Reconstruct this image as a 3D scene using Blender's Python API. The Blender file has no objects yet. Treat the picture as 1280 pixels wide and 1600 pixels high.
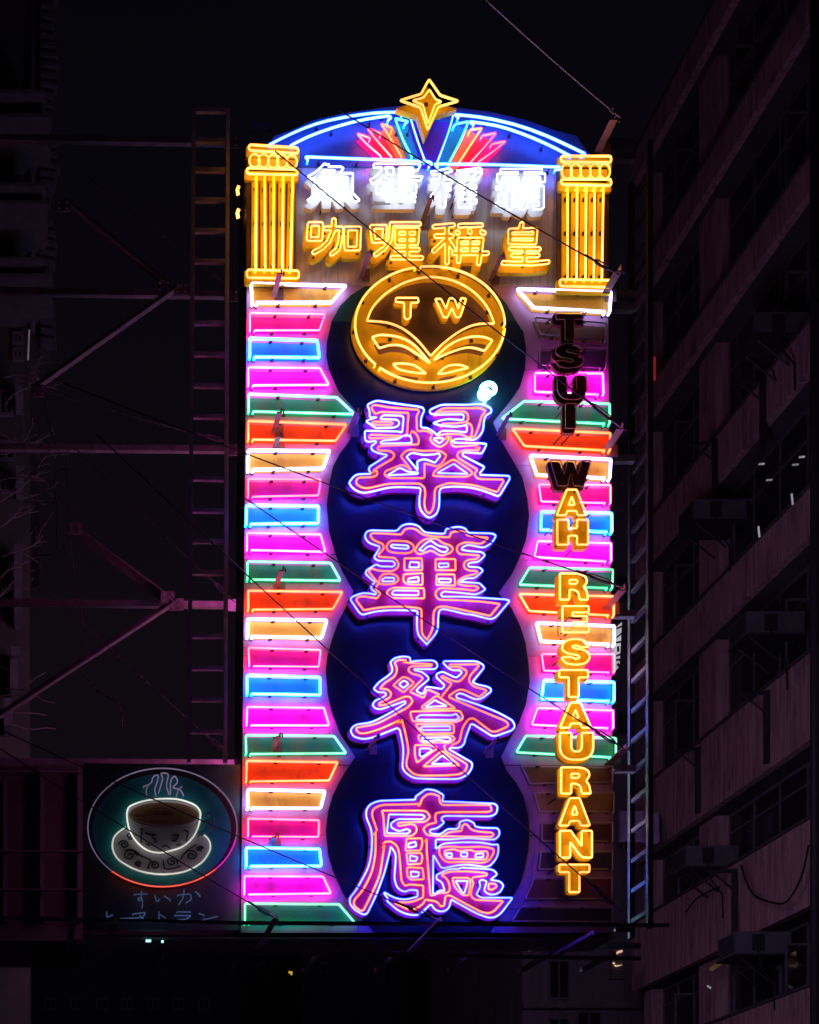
import bpy, math, random
import numpy as np
from mathutils import Vector
from mathutils.geometry import tessellate_polygon
R = random.Random(7)
# ------------------------------------------------------------------ camera
S = bpy.context.scene
COL = S.collection
VX, VY, F, CZ = 60.0, 2000.0, 2000.0, 1.6      # vanishing point of the street direction, focal length (photo pixels), eye height
cam_d = bpy.data.cameras.new('camera')
cam = bpy.data.objects.new('camera', cam_d); COL.objects.link(cam)
cam.location = (0, 0, CZ); cam.rotation_euler = (math.radians(90), 0, 0)
cam_d.sensor_fit = 'AUTO'; cam_d.sensor_width = 36; cam_d.lens = F/1600*36
cam_d.shift_x = (640-VX)/1600; cam_d.shift_y = (VY-800)/1600
cam_d.clip_start = 0.1; cam_d.clip_end = 2000
S.camera = cam
# ------------------------------------------------------------------ world: night sky with city glow
W = bpy.data.worlds.new('World'); S.world = W; W.use_nodes = True
wt = W.node_tree; wt.nodes.clear()
wo = wt.nodes.new('ShaderNodeOutputWorld'); wb = wt.nodes.new('ShaderNodeBackground')
tc = wt.nodes.new('ShaderNodeTexCoord'); sp = wt.nodes.new('ShaderNodeSeparateXYZ'); cr = wt.nodes.new('ShaderNodeValToRGB')
wt.links.new(tc.outputs['Generated'], sp.inputs[0]); wt.links.new(sp.outputs['Z'], cr.inputs[0])
cr.color_ramp.elements[0].position = 0.12; cr.color_ramp.elements[0].color = (.0045, .0027, .0052, 1)
cr.color_ramp.elements[1].position = 0.72; cr.color_ramp.elements[1].color = (.0011, .0013, .0028, 1)
e = cr.color_ramp.elements.new(0.45); e.color = (.0048, .0028, .0052, 1)
wt.links.new(cr.outputs[0], wb.inputs['Color']); wb.inputs['Strength'].default_value = 1.0
wt.links.new(wb.outputs[0], wo.inputs[0])
S.view_settings.view_transform = 'Standard'; S.view_settings.look = 'None'
S.view_settings.exposure = 0; S.view_settings.gamma = 1; S.view_settings.use_curve_mapping = False
S.render.engine = 'CYCLES'
S.cycles.use_denoising = True
S.cycles.max_bounces = 5; S.cycles.diffuse_bounces = 3; S.cycles.glossy_bounces = 2
S.cycles.transmission_bounces = 2; S.cycles.sample_clamp_indirect = 4
S.cycles.use_light_tree = True

# ------------------------------------------------------------------ helpers
def at(px, py, Y):
    return Vector(((px-VX)*Y/F, Y, CZ+(VY-py)*Y/F))
def place(px, py, Yread, Yput):
    v = at(px, py, Yread); return Vector((v.x, Yput, v.z))
def link(name, me, parent=None, mat=None):
    o = bpy.data.objects.new(name, me); COL.objects.link(o)
    if parent: o.parent = parent
    if mat is not None and me is not None:
        me.materials.clear(); me.materials.append(mat)
    return o
def empty(name, loc=(0, 0, 0)):
    o = bpy.data.objects.new(name, None); COL.objects.link(o); o.location = loc; o.empty_display_size = .2
    return o
def tag(o, label=None, cat=None, group=None, kind=None):
    if label: o['label'] = label
    if cat: o['category'] = cat
    if group: o['group'] = group
    if kind: o['kind'] = kind
    return o
def tubes(loops, name, m, parent, r, closed=True, n=6):
    for l in loops:
        mb = MB(); mb.tube(l, r, closed=closed, n=n); sb(mb, name, m, parent, smooth=True)
class MB:
    def __init__(s): s.v = []; s.f = []
    def add(s, vs, fs):
        n = len(s.v); s.v += [tuple(v) for v in vs]; s.f += [tuple(i+n for i in f) for f in fs]
    def box(s, x0, x1, y0, y1, z0, z1):
        s.add([(x, y, z) for x in (x0, x1) for y in (y0, y1) for z in (z0, z1)],
              [(0, 1, 3, 2), (4, 6, 7, 5), (0, 4, 5, 1), (2, 3, 7, 6), (0, 2, 6, 4), (1, 5, 7, 3)])
    def bar(s, a, b, w, h, up=(0, 0, 1)):
        a = Vector(a); b = Vector(b); t = (b-a).normalized(); u = Vector(up)
        if abs(t.dot(u)) > .98: u = Vector((0, 1, 0))
        r = t.cross(u).normalized(); u = r.cross(t)
        vs = []
        for p in (a, b):
            for i, j in ((-1, -1), (1, -1), (1, 1), (-1, 1)): vs.append(p + r*(w/2*i) + u*(h/2*j))
        s.add(vs, [(0, 1, 2, 3), (7, 6, 5, 4), (0, 4, 5, 1), (1, 5, 6, 2), (2, 6, 7, 3), (3, 7, 4, 0)])
    def angle(s, a, b, w, th, up=(0, 0, 1)):        # L-section bar
        a = Vector(a); b = Vector(b); t = (b-a).normalized(); u = Vector(up)
        if abs(t.dot(u)) > .98: u = Vector((0, 1, 0))
        r = t.cross(u).normalized(); u = r.cross(t)
        prof = [(0, 0), (w, 0), (w, th), (th, th), (th, w), (0, w)]
        vs = [p + r*x + u*y for p in (a, b) for x, y in prof]
        fs = [(i, (i+1) % 6, 6+(i+1) % 6, 6+i) for i in range(6)] + [(5, 4, 3, 2, 1, 0), (6, 7, 8, 9, 10, 11)]
        s.add(vs, fs)
    def tube(s, pts, r, closed=False, n=6, cap=True):
        pts = [Vector(p) for p in pts]
        q = [pts[0]]
        for p in pts[1:]:
            if (p-q[-1]).length > 1e-4: q.append(p)
        if closed and (q[0]-q[-1]).length < 1e-3: q.pop()
        m = len(q)
        if m < 2: return
        base = len(s.v); prev = None
        for i in range(m):
            if closed: t = q[(i+1) % m]-q[i-1]
            else: t = q[min(i+1, m-1)]-q[max(i-1, 0)]
            if t.length < 1e-7: t = Vector((1, 0, 0))
            t.normalize()
            y = Vector((0, 1, 0))
            if abs(t.y) > .9: y = Vector((1, 0, 0)) if prev is None else prev
            a = t.cross(y)
            if a.length < 1e-4: a = t.cross(Vector((1, .2, 0)))
            a.normalize(); b = t.cross(a); prev = -b
            for k in range(n):
                c = 2*math.pi*k/n
                s.v.append(tuple(q[i] + a*(r*math.cos(c)) + b*(r*math.sin(c))))
        for i in range(m if closed else m-1):
            j = (i+1) % m
            for k in range(n):
                l = (k+1) % n
                s.f.append((base+i*n+k, base+i*n+l, base+j*n+l, base+j*n+k))
        if not closed and cap:
            s.f.append(tuple(base+k for k in range(n))[::-1]); s.f.append(tuple(base+(m-1)*n+k for k in range(n)))
    def prism(s, loops, y0, y1):                     # loops of (x,z); front at y0, back at y1
        flat = [p for l in loops for p in l]; n = len(flat)
        tris = tessellate_polygon([[Vector((p[0], p[1], 0)) for p in l] for l in loops])
        b = len(s.v)
        s.v += [(p[0], y0, p[1]) for p in flat] + [(p[0], y1, p[1]) for p in flat]
        for t in tris:
            a0, a1, a2 = [flat[i] for i in t]
            cr_ = (a1[0]-a0[0])*(a2[1]-a0[1])-(a1[1]-a0[1])*(a2[0]-a0[0])
            if abs(cr_) < 1e-12: continue
            t = t if cr_ > 0 else t[::-1]
            s.f.append(tuple(b+i for i in t)); s.f.append(tuple(b+n+i for i in t[::-1]))
        k = 0
        for l in loops:
            m = len(l)
            for i in range(m):
                s.f.append((b+k+i, b+k+(i+1) % m, b+n+k+(i+1) % m, b+n+k+i))
            k += m
    def build(s, name, mat=None, parent=None, smooth=False):
        me = bpy.data.meshes.new(name); me.from_pydata(s.v, [], s.f); me.update()
        if smooth: me.shade_smooth()
        return link(name, me, parent, mat)
def smooth(pts, closed, small=2.6, big=11.0, lim=62):
    """round the corners of a pixel polyline: tight at sharp turns, wide at gentle ones"""
    n = len(pts); out = []
    P = [np.array(p, float) for p in pts]
    for i in range(n):
        if not closed and i in (0, n-1): out.append(tuple(P[i])); continue
        a, p, b = P[i-1], P[i], P[(i+1) % n]
        u, v = a-p, b-p; lu, lv = np.linalg.norm(u), np.linalg.norm(v)
        if lu < .01 or lv < .01: continue
        ang = 180-math.degrees(math.acos(max(-1, min(1, float(u@v)/lu/lv))))
        c = min(.48*lu, .48*lv, small if ang > lim else big)
        p0, p2 = p+u/lu*c, p+v/lv*c
        k = 4 if ang > 35 else (3 if ang > 12 else 2)
        for j in range(k+1):
            t = j/k; q = (1-t)**2*p0+2*t*(1-t)*p+t*t*p2; out.append((q[0], q[1]))
    return out
def parse(s, O, sc):
    """'a 1,2 3,4 b 5,6' -> pixel points, letters switch the origin of the tracing tile"""
    out = []; o = None
    for w in s.split():
        if w in O: o = O[w]
        else:
            x, y = w.split(','); out.append((o[0]+float(x)/sc, o[1]+float(y)/sc))
    return out
# ---- raster tools for sheet-metal letter pans (pixel space)
def raster_poly(loops, x0, y0, nx, ny, g):
    m = np.zeros((ny, nx), bool)
    X = x0+(np.arange(nx)+.5)*g; Y = y0+(np.arange(ny)+.5)*g
    XX, YY = np.meshgrid(X, Y)
    for l in loops:
        c = np.zeros_like(m); n = len(l)
        for i in range(n):
            (xa, ya), (xb, yb) = l[i-1], l[i]
            if ya == yb: continue
            c ^= ((YY < ya) != (YY < yb)) & (XX < (xb-xa)*(YY-ya)/(yb-ya)+xa)
        m ^= c
    return m
def raster_strokes(strokes, w, x0, y0, nx, ny, g, butt=False):
    m = np.zeros((ny, nx), bool)
    XX, YY = np.meshgrid(x0+(np.arange(nx)+.5)*g, y0+(np.arange(ny)+.5)*g)
    for st in strokes:
        for (xa, ya), (xb, yb) in zip(st, st[1:]) if len(st) > 1 else [(st[0], st[0])]:
            dx, dy = xb-xa, yb-ya; L = dx*dx+dy*dy+1e-9
            t = ((XX-xa)*dx+(YY-ya)*dy)/L; tt = np.clip(t, 0, 1)
            m |= (XX-xa-tt*dx)**2+(YY-ya-tt*dy)**2 <= w*w
    return m
def dilate(m, r):
    if r <= 0: return m
    o = m.copy(); k = int(math.ceil(r))
    for dy in range(-k, k+1):
        for dx in range(-k, k+1):
            if dx*dx+dy*dy <= r*r+.3: o |= np.roll(np.roll(m, dy, 0), dx, 1)
    return o
def blur(a, it=2):
    a = a.astype(float)
    for _ in range(it):
        a = (np.roll(a, 1, 0)+2*a+np.roll(a, -1, 0))/4; a = (np.roll(a, 1, 1)+2*a+np.roll(a, -1, 1))/4
    return a
def contours(a, x0, y0, g, iso=.5, minlen=8, keep=2):
    ny, nx = a.shape; b = a > iso
    idx = b[:-1, :-1]*1+b[:-1, 1:]*2+b[1:, 1:]*4+b[1:, :-1]*8
    seg = {}
    def pt(e):
        (i, j, d) = e
        if d == 0: va, vb = a[i, j], a[i, j+1]; t = (iso-va)/(vb-va); return (x0+(j+t+.5)*g, y0+(i+.5)*g)
        va, vb = a[i, j], a[i+1, j]; t = (iso-va)/(vb-va); return (x0+(j+.5)*g, y0+(i+t+.5)*g)
    T = {1: ['LT'], 2: ['TR'], 3: ['LR'], 4: ['RB'], 5: ['LT', 'RB'], 6: ['TB'], 7: ['LB'], 8: ['BL'], 9: ['BT'], 10: ['TR', 'BL'],
         11: ['BR'], 12: ['RL'], 13: ['RT'], 14: ['TL']}
    for i, j in zip(*np.nonzero((idx > 0) & (idx < 15))):
        E = {'T': (i, j, 0), 'B': (i+1, j, 0), 'L': (i, j, 1), 'R': (i, j+1, 1)}
        for s in T[int(idx[i, j])]:
            a_, b_ = E[s[0]], E[s[1]]
            seg.setdefault(a_, []).append(b_); seg.setdefault(b_, []).append(a_)
    seen = set(); out = []
    for st in seg:
        if st in seen: continue
        loop = [st]; seen.add(st); cur = st
        while True:
            nx_ = [q for q in seg[cur] if q not in seen]
            if not nx_: break
            cur = nx_[0]; seen.add(cur); loop.append(cur)
        if len(loop) >= minlen: out.append([pt(q) for q in loop][::keep])
    return out

# ------------------------------------------------------------------ materials
def mat(name, col, rough=.6, metal=0., noise=.12, scale=6., spec=.4, dirt_or_glow=None, dirt_or_glow_amt=0., streak=False, bump=0.):
    m = bpy.data.materials.new(name); m.use_nodes = True; t = m.node_tree; b = t.nodes['Principled BSDF']
    b.inputs['Roughness'].default_value = rough; b.inputs['Metallic'].default_value = metal
    b.inputs['Specular IOR Level'].default_value = spec
    tc = t.nodes.new('ShaderNodeTexCoord'); mp = t.nodes.new('ShaderNodeMapping'); t.links.new(tc.outputs['Object'], mp.inputs[0])
    if streak: mp.inputs['Scale'].default_value = (5, 5, .35)
    n = t.nodes.new('ShaderNodeTexNoise'); n.inputs['Scale'].default_value = scale; n.inputs['Detail'].default_value = 6
    t.links.new(mp.outputs[0], n.inputs[0])
    r = t.nodes.new('ShaderNodeValToRGB'); t.links.new(n.outputs['Fac'], r.inputs[0])
    r.color_ramp.elements[0].position = .3; r.color_ramp.elements[1].position = .7
    r.color_ramp.elements[0].color = [c*(1-noise) for c in col]+[1]; r.color_ramp.elements[1].color = [min(1, c*(1+noise)) for c in col]+[1]
    out = r.outputs[0]
    if dirt_or_glow:
        n2 = t.nodes.new('ShaderNodeTexNoise'); n2.inputs['Scale'].default_value = scale*.45; n2.inputs['Detail'].default_value = 9; n2.inputs['Roughness'].default_value = .7
        mp2 = t.nodes.new('ShaderNodeMapping'); mp2.inputs['Scale'].default_value = (2.2, 2.2, .8); t.links.new(tc.outputs['Object'], mp2.inputs[0])
        t.links.new(mp2.outputs[0], n2.inputs[0])
        r2 = t.nodes.new('ShaderNodeValToRGB'); t.links.new(n2.outputs['Fac'], r2.inputs[0])
        r2.color_ramp.elements[0].position = .52; r2.color_ramp.elements[1].position = .72
        r2.color_ramp.elements[0].color = (0, 0, 0, 1); r2.color_ramp.elements[1].color = (dirt_or_glow_amt,)*3+(1,)
        mx = t.nodes.new('ShaderNodeMixRGB'); t.links.new(r2.outputs[0], mx.inputs[0]); t.links.new(out, mx.inputs[1]); mx.inputs[2].default_value = list(dirt_or_glow)+[1]
        out = mx.outputs[0]
    t.links.new(out, b.inputs['Base Color'])
    if bump:
        bp = t.nodes.new('ShaderNodeBump'); bp.inputs['Strength'].default_value = bump; bp.inputs['Distance'].default_value = .02
        t.links.new(n.outputs['Fac'], bp.inputs['Height']); t.links.new(bp.outputs[0], b.inputs['Normal'])
    return m
def neon(name, core, rim, k=1.0):
    """gas tube: the middle of the tube is hottest, its limb shows the gas colour"""
    m = bpy.data.materials.new(name); m.use_nodes = True; t = m.node_tree; t.nodes.clear()
    o = t.nodes.new('ShaderNodeOutputMaterial'); e = t.nodes.new('ShaderNodeEmission')
    lw = t.nodes.new('ShaderNodeLayerWeight'); lw.inputs[0].default_value = .5
    mx = t.nodes.new('ShaderNodeMixRGB'); mx.inputs[1].default_value = [c*k for c in core]+[1]; mx.inputs[2].default_value = [c*k for c in rim]+[1]
    rp = t.nodes.new('ShaderNodeMapRange'); rp.inputs[1].default_value = .20; rp.inputs[2].default_value = .50
    t.links.new(lw.outputs['Facing'], rp.inputs[0]); t.links.new(rp.outputs[0], mx.inputs[0]); t.links.new(mx.outputs[0], e.inputs[0])
    n = t.nodes.new('ShaderNodeTexNoise'); n.inputs['Scale'].default_value = 3.0
    tc = t.nodes.new('ShaderNodeTexCoord'); t.links.new(tc.outputs['Object'], n.inputs[0])
    mr = t.nodes.new('ShaderNodeMapRange'); mr.inputs[1].default_value = .3; mr.inputs[2].default_value = .7; mr.inputs[3].default_value = .72; mr.inputs[4].default_value = 1.28
    t.links.new(n.outputs['Fac'], mr.inputs[0]); oi = t.nodes.new('ShaderNodeObjectInfo'); m2 = t.nodes.new('ShaderNodeMapRange'); m2.inputs[3].default_value = .8; m2.inputs[4].default_value = 1.25
    t.links.new(oi.outputs['Random'], m2.inputs[0]); ml = t.nodes.new('ShaderNodeMath'); ml.operation = 'MULTIPLY'
    t.links.new(mr.outputs[0], ml.inputs[0]); t.links.new(m2.outputs[0], ml.inputs[1]); t.links.new(ml.outputs[0], e.inputs[1])
    t.links.new(e.outputs[0], o.inputs[0]); return m
M = {}
M['sheet'] = mat('white_sheet_metal', (.60, .36, .62), .45, .10, .10, 3, dirt_or_glow=(.25, .2, .15), dirt_or_glow_amt=.5)
M['brushed'] = mat('brushed_steel', (.62, .60, .58), .38, .35, .18, 5, streak=True, dirt_or_glow=(.2, .16, .12), dirt_or_glow_amt=.4)
M['navy'] = mat('navy_sheet', (.010, .028, .070), .34, .1, .3, 3, dirt_or_glow=(.05, .045, .05), dirt_or_glow_amt=.5, bump=.25)
M['teal'] = mat('dark_teal_sheet', (.012, .10, .085), .5, .1, .2, 4)
M['arch'] = mat('blue_arch_sheet', (.07, .13, .32), .42, .1, .2, 4)
DIRT = (.10, .07, .05)
M['pW'] = mat('orange_paint', (.97, .56, .05), .5, 0, .16, 4, dirt_or_glow=DIRT, dirt_or_glow_amt=.6)
M['pR'] = mat('magenta_paint', (.50, .012, .50), .5, 0, .16, 4, dirt_or_glow=DIRT, dirt_or_glow_amt=.6)
M['pB'] = mat('sky_blue_paint', (.015, .34, .70), .5, 0, .16, 4, dirt_or_glow=DIRT, dirt_or_glow_amt=.6)
M['pP'] = mat('purple_paint', (.60, .015, .55), .5, 0, .16, 4, dirt_or_glow=DIRT, dirt_or_glow_amt=.6)
M['pG'] = mat('green_paint', (.03, .42, .24), .5, 0, .16, 4, dirt_or_glow=(.32, .16, .08), dirt_or_glow_amt=.6)
M['pO'] = mat('vermilion_paint', (.78, .17, .02), .5, 0, .16, 4, dirt_or_glow=DIRT, dirt_or_glow_amt=.6)
M['pan'] = mat('pink_letter_paint', (.27, .010, .12), .45, 0, .15, 7, dirt_or_glow=(.50, .06, .02), dirt_or_glow_amt=.8)  # red-orange patches paint in the light of the coral tubes
M['yellow'] = mat('chrome_yellow_paint', (.80, .67, .012), .5, 0, .08, 6, dirt_or_glow=(.12, .07, .02), dirt_or_glow_amt=.55)
M['whitepaint'] = mat('white_letter_paint', (.8, .8, .82), .5, 0, .05, 6, dirt_or_glow=(.3, .25, .2), dirt_or_glow_amt=.3)
M['olddark'] = mat('flute_shadow_paint', (.11, .06, .04), .6, 0, .3, 9, dirt_or_glow=(.35, .10, .04), dirt_or_glow_amt=.7)
M['emblemdark'] = mat('dark_brown_enamel', (.15, .10, .07), .45, 0, .15, 5)
M['steel'] = mat('weathered_steel', (.26, .24, .27), .6, .3, .25, 6, dirt_or_glow=(.16, .07, .04), dirt_or_glow_amt=.7)
M['bracket'] = mat('painted_bracket_steel', (.20, .14, .15), .6, .1, .2, 8, dirt_or_glow=(.2, .07, .03), dirt_or_glow_amt=.6)
M['black'] = mat('black_rubber', (.012, .012, .014), .5, 0, .1)
M['armsteel'] = mat('dull_galvanised_steel', (.17, .15, .18), .65, .3, .25, 6, dirt_or_glow=(.10, .05, .04), dirt_or_glow_amt=.7)
M['ladsteel'] = mat('pale_ladder_steel', (.62, .56, .62), .55, .2, .25, 6, dirt_or_glow=(.16, .07, .04), dirt_or_glow_amt=.5)
M['ladder2'] = mat('darkened_ladder_steel', (.05, .04, .055), .6, .2, .25, 6)  # steel darkened to offset the strong reverse tubes close by
M['wire'] = mat('dark_steel_cable', (.03, .028, .03), .5, .4, .1)
M['glassoff'] = mat('unlit_glass_tube', (.52, .50, .52), .15, 0, .1, 9, spec=.8)
M['boxside'] = mat('dark_sign_casing', (.035, .03, .035), .5, .2, .2, 3)
M['clip'] = mat('tube_support_rubber', (.03, .022, .025), .5, 0, .1)
# neon gases : (core , limb)
M['W'] = neon('white_neon', (3.4, 2.9, 3.2), (3.0, 2.5, 6.0), 1.15)
M['R'] = neon('red_neon', (7.0, .85, .75), (20., .04, 2.2), 1.0)
M['B'] = neon('blue_neon', (.95, 3.2, 10.), (.02, 3.6, 22.), 1.0)
M['P'] = neon('magenta_neon', (7.0, .95, 6.0), (20., .03, 12.), 1.0)
M['G'] = neon('green_neon', (.75, 1.6, 1.1), (.02, 2.6, 1.1), .9)
M['O'] = neon('orange_neon', (6.0, 1.0, .5), (16., .8, .04), .9)
M['blue'] = neon('deep_blue_neon', (1.0, 1.1, 10.), (.02, .7, 46.), 1.0)
M['inner'] = neon('coral_neon', (3.2, .62, .34), (6., .30, .02), 1.0)
M['amber'] = neon('amber_neon', (3.0, 1.0, .40), (3.6, 1.35, .03), 1.05)
M['white'] = neon('cool_white_neon', (2.9, 3.1, 3.6), (2.7, 3.0, 3.8), 1.0)
M['arc'] = neon('arch_blue_neon', (1.0, 1.7, 6.0), (.01, .9, 15.), 1.0)
M['greenray'] = neon('mint_neon', (.7, 2.0, 1.6), (.03, 3.0, 2.4), .9)
M['redray'] = neon('pink_red_neon', (6.0, .8, .6), (22., .03, .9), 1.0)
for c_, rim_ in (('P', (18., 2., 15.)), ('R', (18., 2., 6.)), ('B', (2., 5., 28.)), ('G', (2., 6., 5.)), ('O', (18., 5., 2.)), ('W', (11., 9., 14.))): M['rev'+c_] = neon('reverse_%s_gas' % c_.lower(), rim_, rim_, 1.3)
M['lamp'] = neon('teal_white_lamp', (3.0, 5.0, 4.6), (.6, 6.0, 5.0), 2.2)
M['amberoff'] = mat('unlit_amber_tube', (.85, .50, .22), .15, 0, .1, 9, spec=.8)
M['coffring'] = mat('dull_orange_tube', (.62, .25, .05), .2, 0, .1, 9, spec=.8)
M['cupwhite'] = neon('dim_white_neon', (.72, .76, .66), (.55, .6, .5), .85)
M['faint'] = neon('added_lilac_glow', (.16, .12, .20), (.10, .06, .14), 1)  # glow added to unlit steam and rim tubes to light the disc
M['cupred'] = neon('dim_red_neon', (1.1, .16, .10), (.9, .03, .03), 1)
M['cuppink'] = neon('dim_magenta_neon', (.75, .03, .55), (.5, .01, .4), 1)

# ================================================================== SETTING
g = MB(); g.box(-300, 300, -120, 600, -.3, 0); tag(g.build('ground', mat('asphalt', (.05, .05, .052), .85, 0, .2, 8, bump=.3)), kind='structure')
g = MB(); g.box(12.2, 14.0, -40, 120, 0.004, .14); tag(g.build('pavement', mat('concrete_paving', (.22, .21, .2), .85, 0, .15, 3)), kind='structure')

# ================================================================== THE NEON SIGN
D = 15.0                                              # distance of the sign face
sign = empty('neon_sign', (5.0, D+.3, at(600, 1458, D).z))
tag(sign, 'tall lit neon restaurant signboard with rainbow stripes and four big Chinese characters', 'neon sign')
bpy.context.view_layer.update()
def adopt(o): o.matrix_parent_inverse = sign.matrix_world.inverted(); return o
_build = MB.build
def sb(mb, name, m, parent=None, **k):
    o = mb.build(name, m, parent or sign, **k)
    if parent is None: adopt(o)
    if 'support' in name: o['kind'] = 'stuff'
    return o
def XL(y): return 385.5-(y-445)*(9.5/1013)
def XR(y): return 951+(y-500)*.0095
def w2(p, Y=D): v = at(p[0], p[1], Y); return (v.x, v.z)
# casing
mb = MB(); mb.prism([[w2(p) for p in [(XL(232), 232), (XL(1458), 1458), (XR(1458), 1458), (XR(246), 246)]]], D+.012, D+.62)
sb(mb, 'casing', M['boxside'])
# face sheets with open joints
rows = [(447, 578), (578, 728), (728, 875), (875, 1025), (1025, 1196), (1196, 1305), (1305, 1420), (1420, 1458)]
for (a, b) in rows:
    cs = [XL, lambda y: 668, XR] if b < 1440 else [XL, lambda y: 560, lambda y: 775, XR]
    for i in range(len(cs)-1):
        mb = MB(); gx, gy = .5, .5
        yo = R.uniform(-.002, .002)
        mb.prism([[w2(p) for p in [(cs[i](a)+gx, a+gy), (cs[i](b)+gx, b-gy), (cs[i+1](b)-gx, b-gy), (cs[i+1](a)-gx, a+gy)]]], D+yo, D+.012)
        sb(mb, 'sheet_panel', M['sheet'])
for (xa, xb, ya, yb) in [(385, 528, 250, 446.5), (528, 668, 250, 446.5), (668, 810, 250, 446.5), (810, 952, 250, 446.5)]:
    mb = MB(); mb.prism([[w2(p) for p in [(xa+.3, ya), (xa+.3, yb), (xb-.3, yb), (xb-.3, ya)]]], D+R.uniform(-.002, .002), D+.012)
    sb(mb, 'steel_panel', M['brushed'])
# arch plate
arch = [(426, 232), (430, 200), (490, 189), (545, 177), (595, 170), (627, 167), (668, 165), (717, 170), (763, 176), (815, 187), (866, 205), (900, 213), (913, 232), (921, 243), (921, 262), (426, 262)]
mb = MB(); mb.prism([[w2(p) for p in [(426, 215), (455, 205)]+arch[2:]]], D-.012, D+.10)
sb(mb, 'arch_panel', M['arch'])
# dark cloud-shaped backdrop
LB = [(570, 448), (548, 462), (531, 479), (518, 503)]
LB2 = [(518, 503), (510.6, 535), (510, 556), (514, 578), (529, 612), (555.6, 642), (563, 652), (552, 679), (544, 692), (531, 709), (520, 730), (515, 754), (510.6, 789), (514, 830), (524, 866), (535, 894), (552.7, 924), (541.5, 947), (529, 971), (518, 1001), (511, 1028), (509, 1049), (512, 1085), (518, 1112), (531, 1146), (555, 1183), (542, 1202), (529, 1224), (519, 1245), (513, 1266), (509, 1298), (512.5, 1335), (520, 1361), (535, 1395), (550, 1419), (585.6, 1457.5)]
RB = [(768, 448), (780, 463), (791, 475), (807, 503)]
RB2 = [(807, 503), (818, 520), (822, 547), (820, 579), (812, 606), (798, 626), (770, 660), (781.5, 687), (802, 721), (816, 746), (824, 780), (826.7, 807), (822, 843), (812, 871), (800, 897), (779, 927), (799, 950), (812, 977), (821, 1004), (826, 1040), (827.6, 1067), (821, 1103), (810.5, 1130), (794, 1160), (783, 1183), (791, 1204), (806, 1223), (817.5, 1244), (825, 1274), (827, 1300), (825, 1330), (819, 1360), (812, 1382), (797, 1409), (777, 1440), (766, 1457.5)]
mb = MB(); mb.prism([[w2(p) for p in LB2+RB2[::-1]]], D-.006, D-.0025); sb(mb, 'backdrop_panel', M['navy'])
mb = MB(); mb.prism([[w2(p) for p in LB+RB[::-1]]], D-.0062, D-.0027); sb(mb, 'backdrop_panel', M['teal'])
# visible seams and rivets on the dark backdrop are raised joint strips
mb = MB()
for y in (578, 867, 1196, 1440):
    a, b = at(516, y, D), at(818, y, D); mb.box(a.x, b.x, D-.0085, D-.0064, a.z-.004, a.z+.004)
for y0, y1 in ((504, 640), (800, 1230)):
    a, b = at(668, y1, D), at(668, y0, D); mb.box(a.x-.003, a.x+.003, D-.0087, D-.0066, a.z, b.z)
sb(mb, 'joint_strip', M['navy'])

# ---- rainbow stripes
TS = D-.072
Lq = [('W', (392.5, 443, 540.6, 446.6, 518, 473, 394.4, 473)), ('R', (390.6, 489, 507.8, 491, 499.3, 516, 390.6, 516)), ('B', (390.6, 529, 495.6, 532, 499.3, 559, 390.6, 557.5)),
      ('P', (388, 574, 500, 575, 514, 601.5, 388, 602)), ('G', (388.7, 615.6, 526.5, 621, 554.6, 647.4, 388.7, 642.7)), ('O', (388, 657.7, 541.5, 663.4, 524.6, 688.7, 388, 686.8)),
      ('W', (388, 703.7, 515, 704.6, 505, 732, 388, 734)), ('R', (388, 748, 501, 749, 497.5, 774, 388, 776)), ('B', (385, 790, 497.5, 791, 497.5, 817.5, 385, 819)),
      ('P', (386, 832.5, 501, 835, 508.7, 862.5, 386, 859.6)), ('G', (387, 877.5, 517, 880, 532, 907.4, 387, 905.6)), ('O', (388, 923, 535, 925, 520, 951.5, 388, 952.4)),
      ('W', (387, 967.4, 510.6, 969.3, 503, 996.5, 387, 994.6)), ('R', (388.7, 1012, 501, 1015.5, 498, 1042, 389.5, 1040.5)), ('B', (386.4, 1055.3, 499.7, 1058.4, 500.5, 1085.8, 386.4, 1084)),
      ('P', (386.4, 1104.5, 506, 1106, 514.5, 1133.4, 385.6, 1133.4)), ('G', (384, 1149, 522, 1150, 541, 1177, 384.8, 1178)), ('O', (385.6, 1189, 527.8, 1191, 514.5, 1219.4, 385, 1221)),
      ('W', (387, 1233.8, 507.8, 1236.6, 501, 1262.8, 387, 1262.8)), ('R', (387.8, 1278.8, 498.5, 1281.6, 497.5, 1307.8, 387.8, 1307)), ('B', (385, 1324.7, 499.4, 1326.6, 502, 1352.8, 385, 1353.8)),
      ('P', (382, 1368.8, 505, 1369.7, 517, 1396, 382, 1397.8)), ('G', (383, 1412, 530, 1413, 556, 1443.5, 383, 1443.5))]
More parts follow.
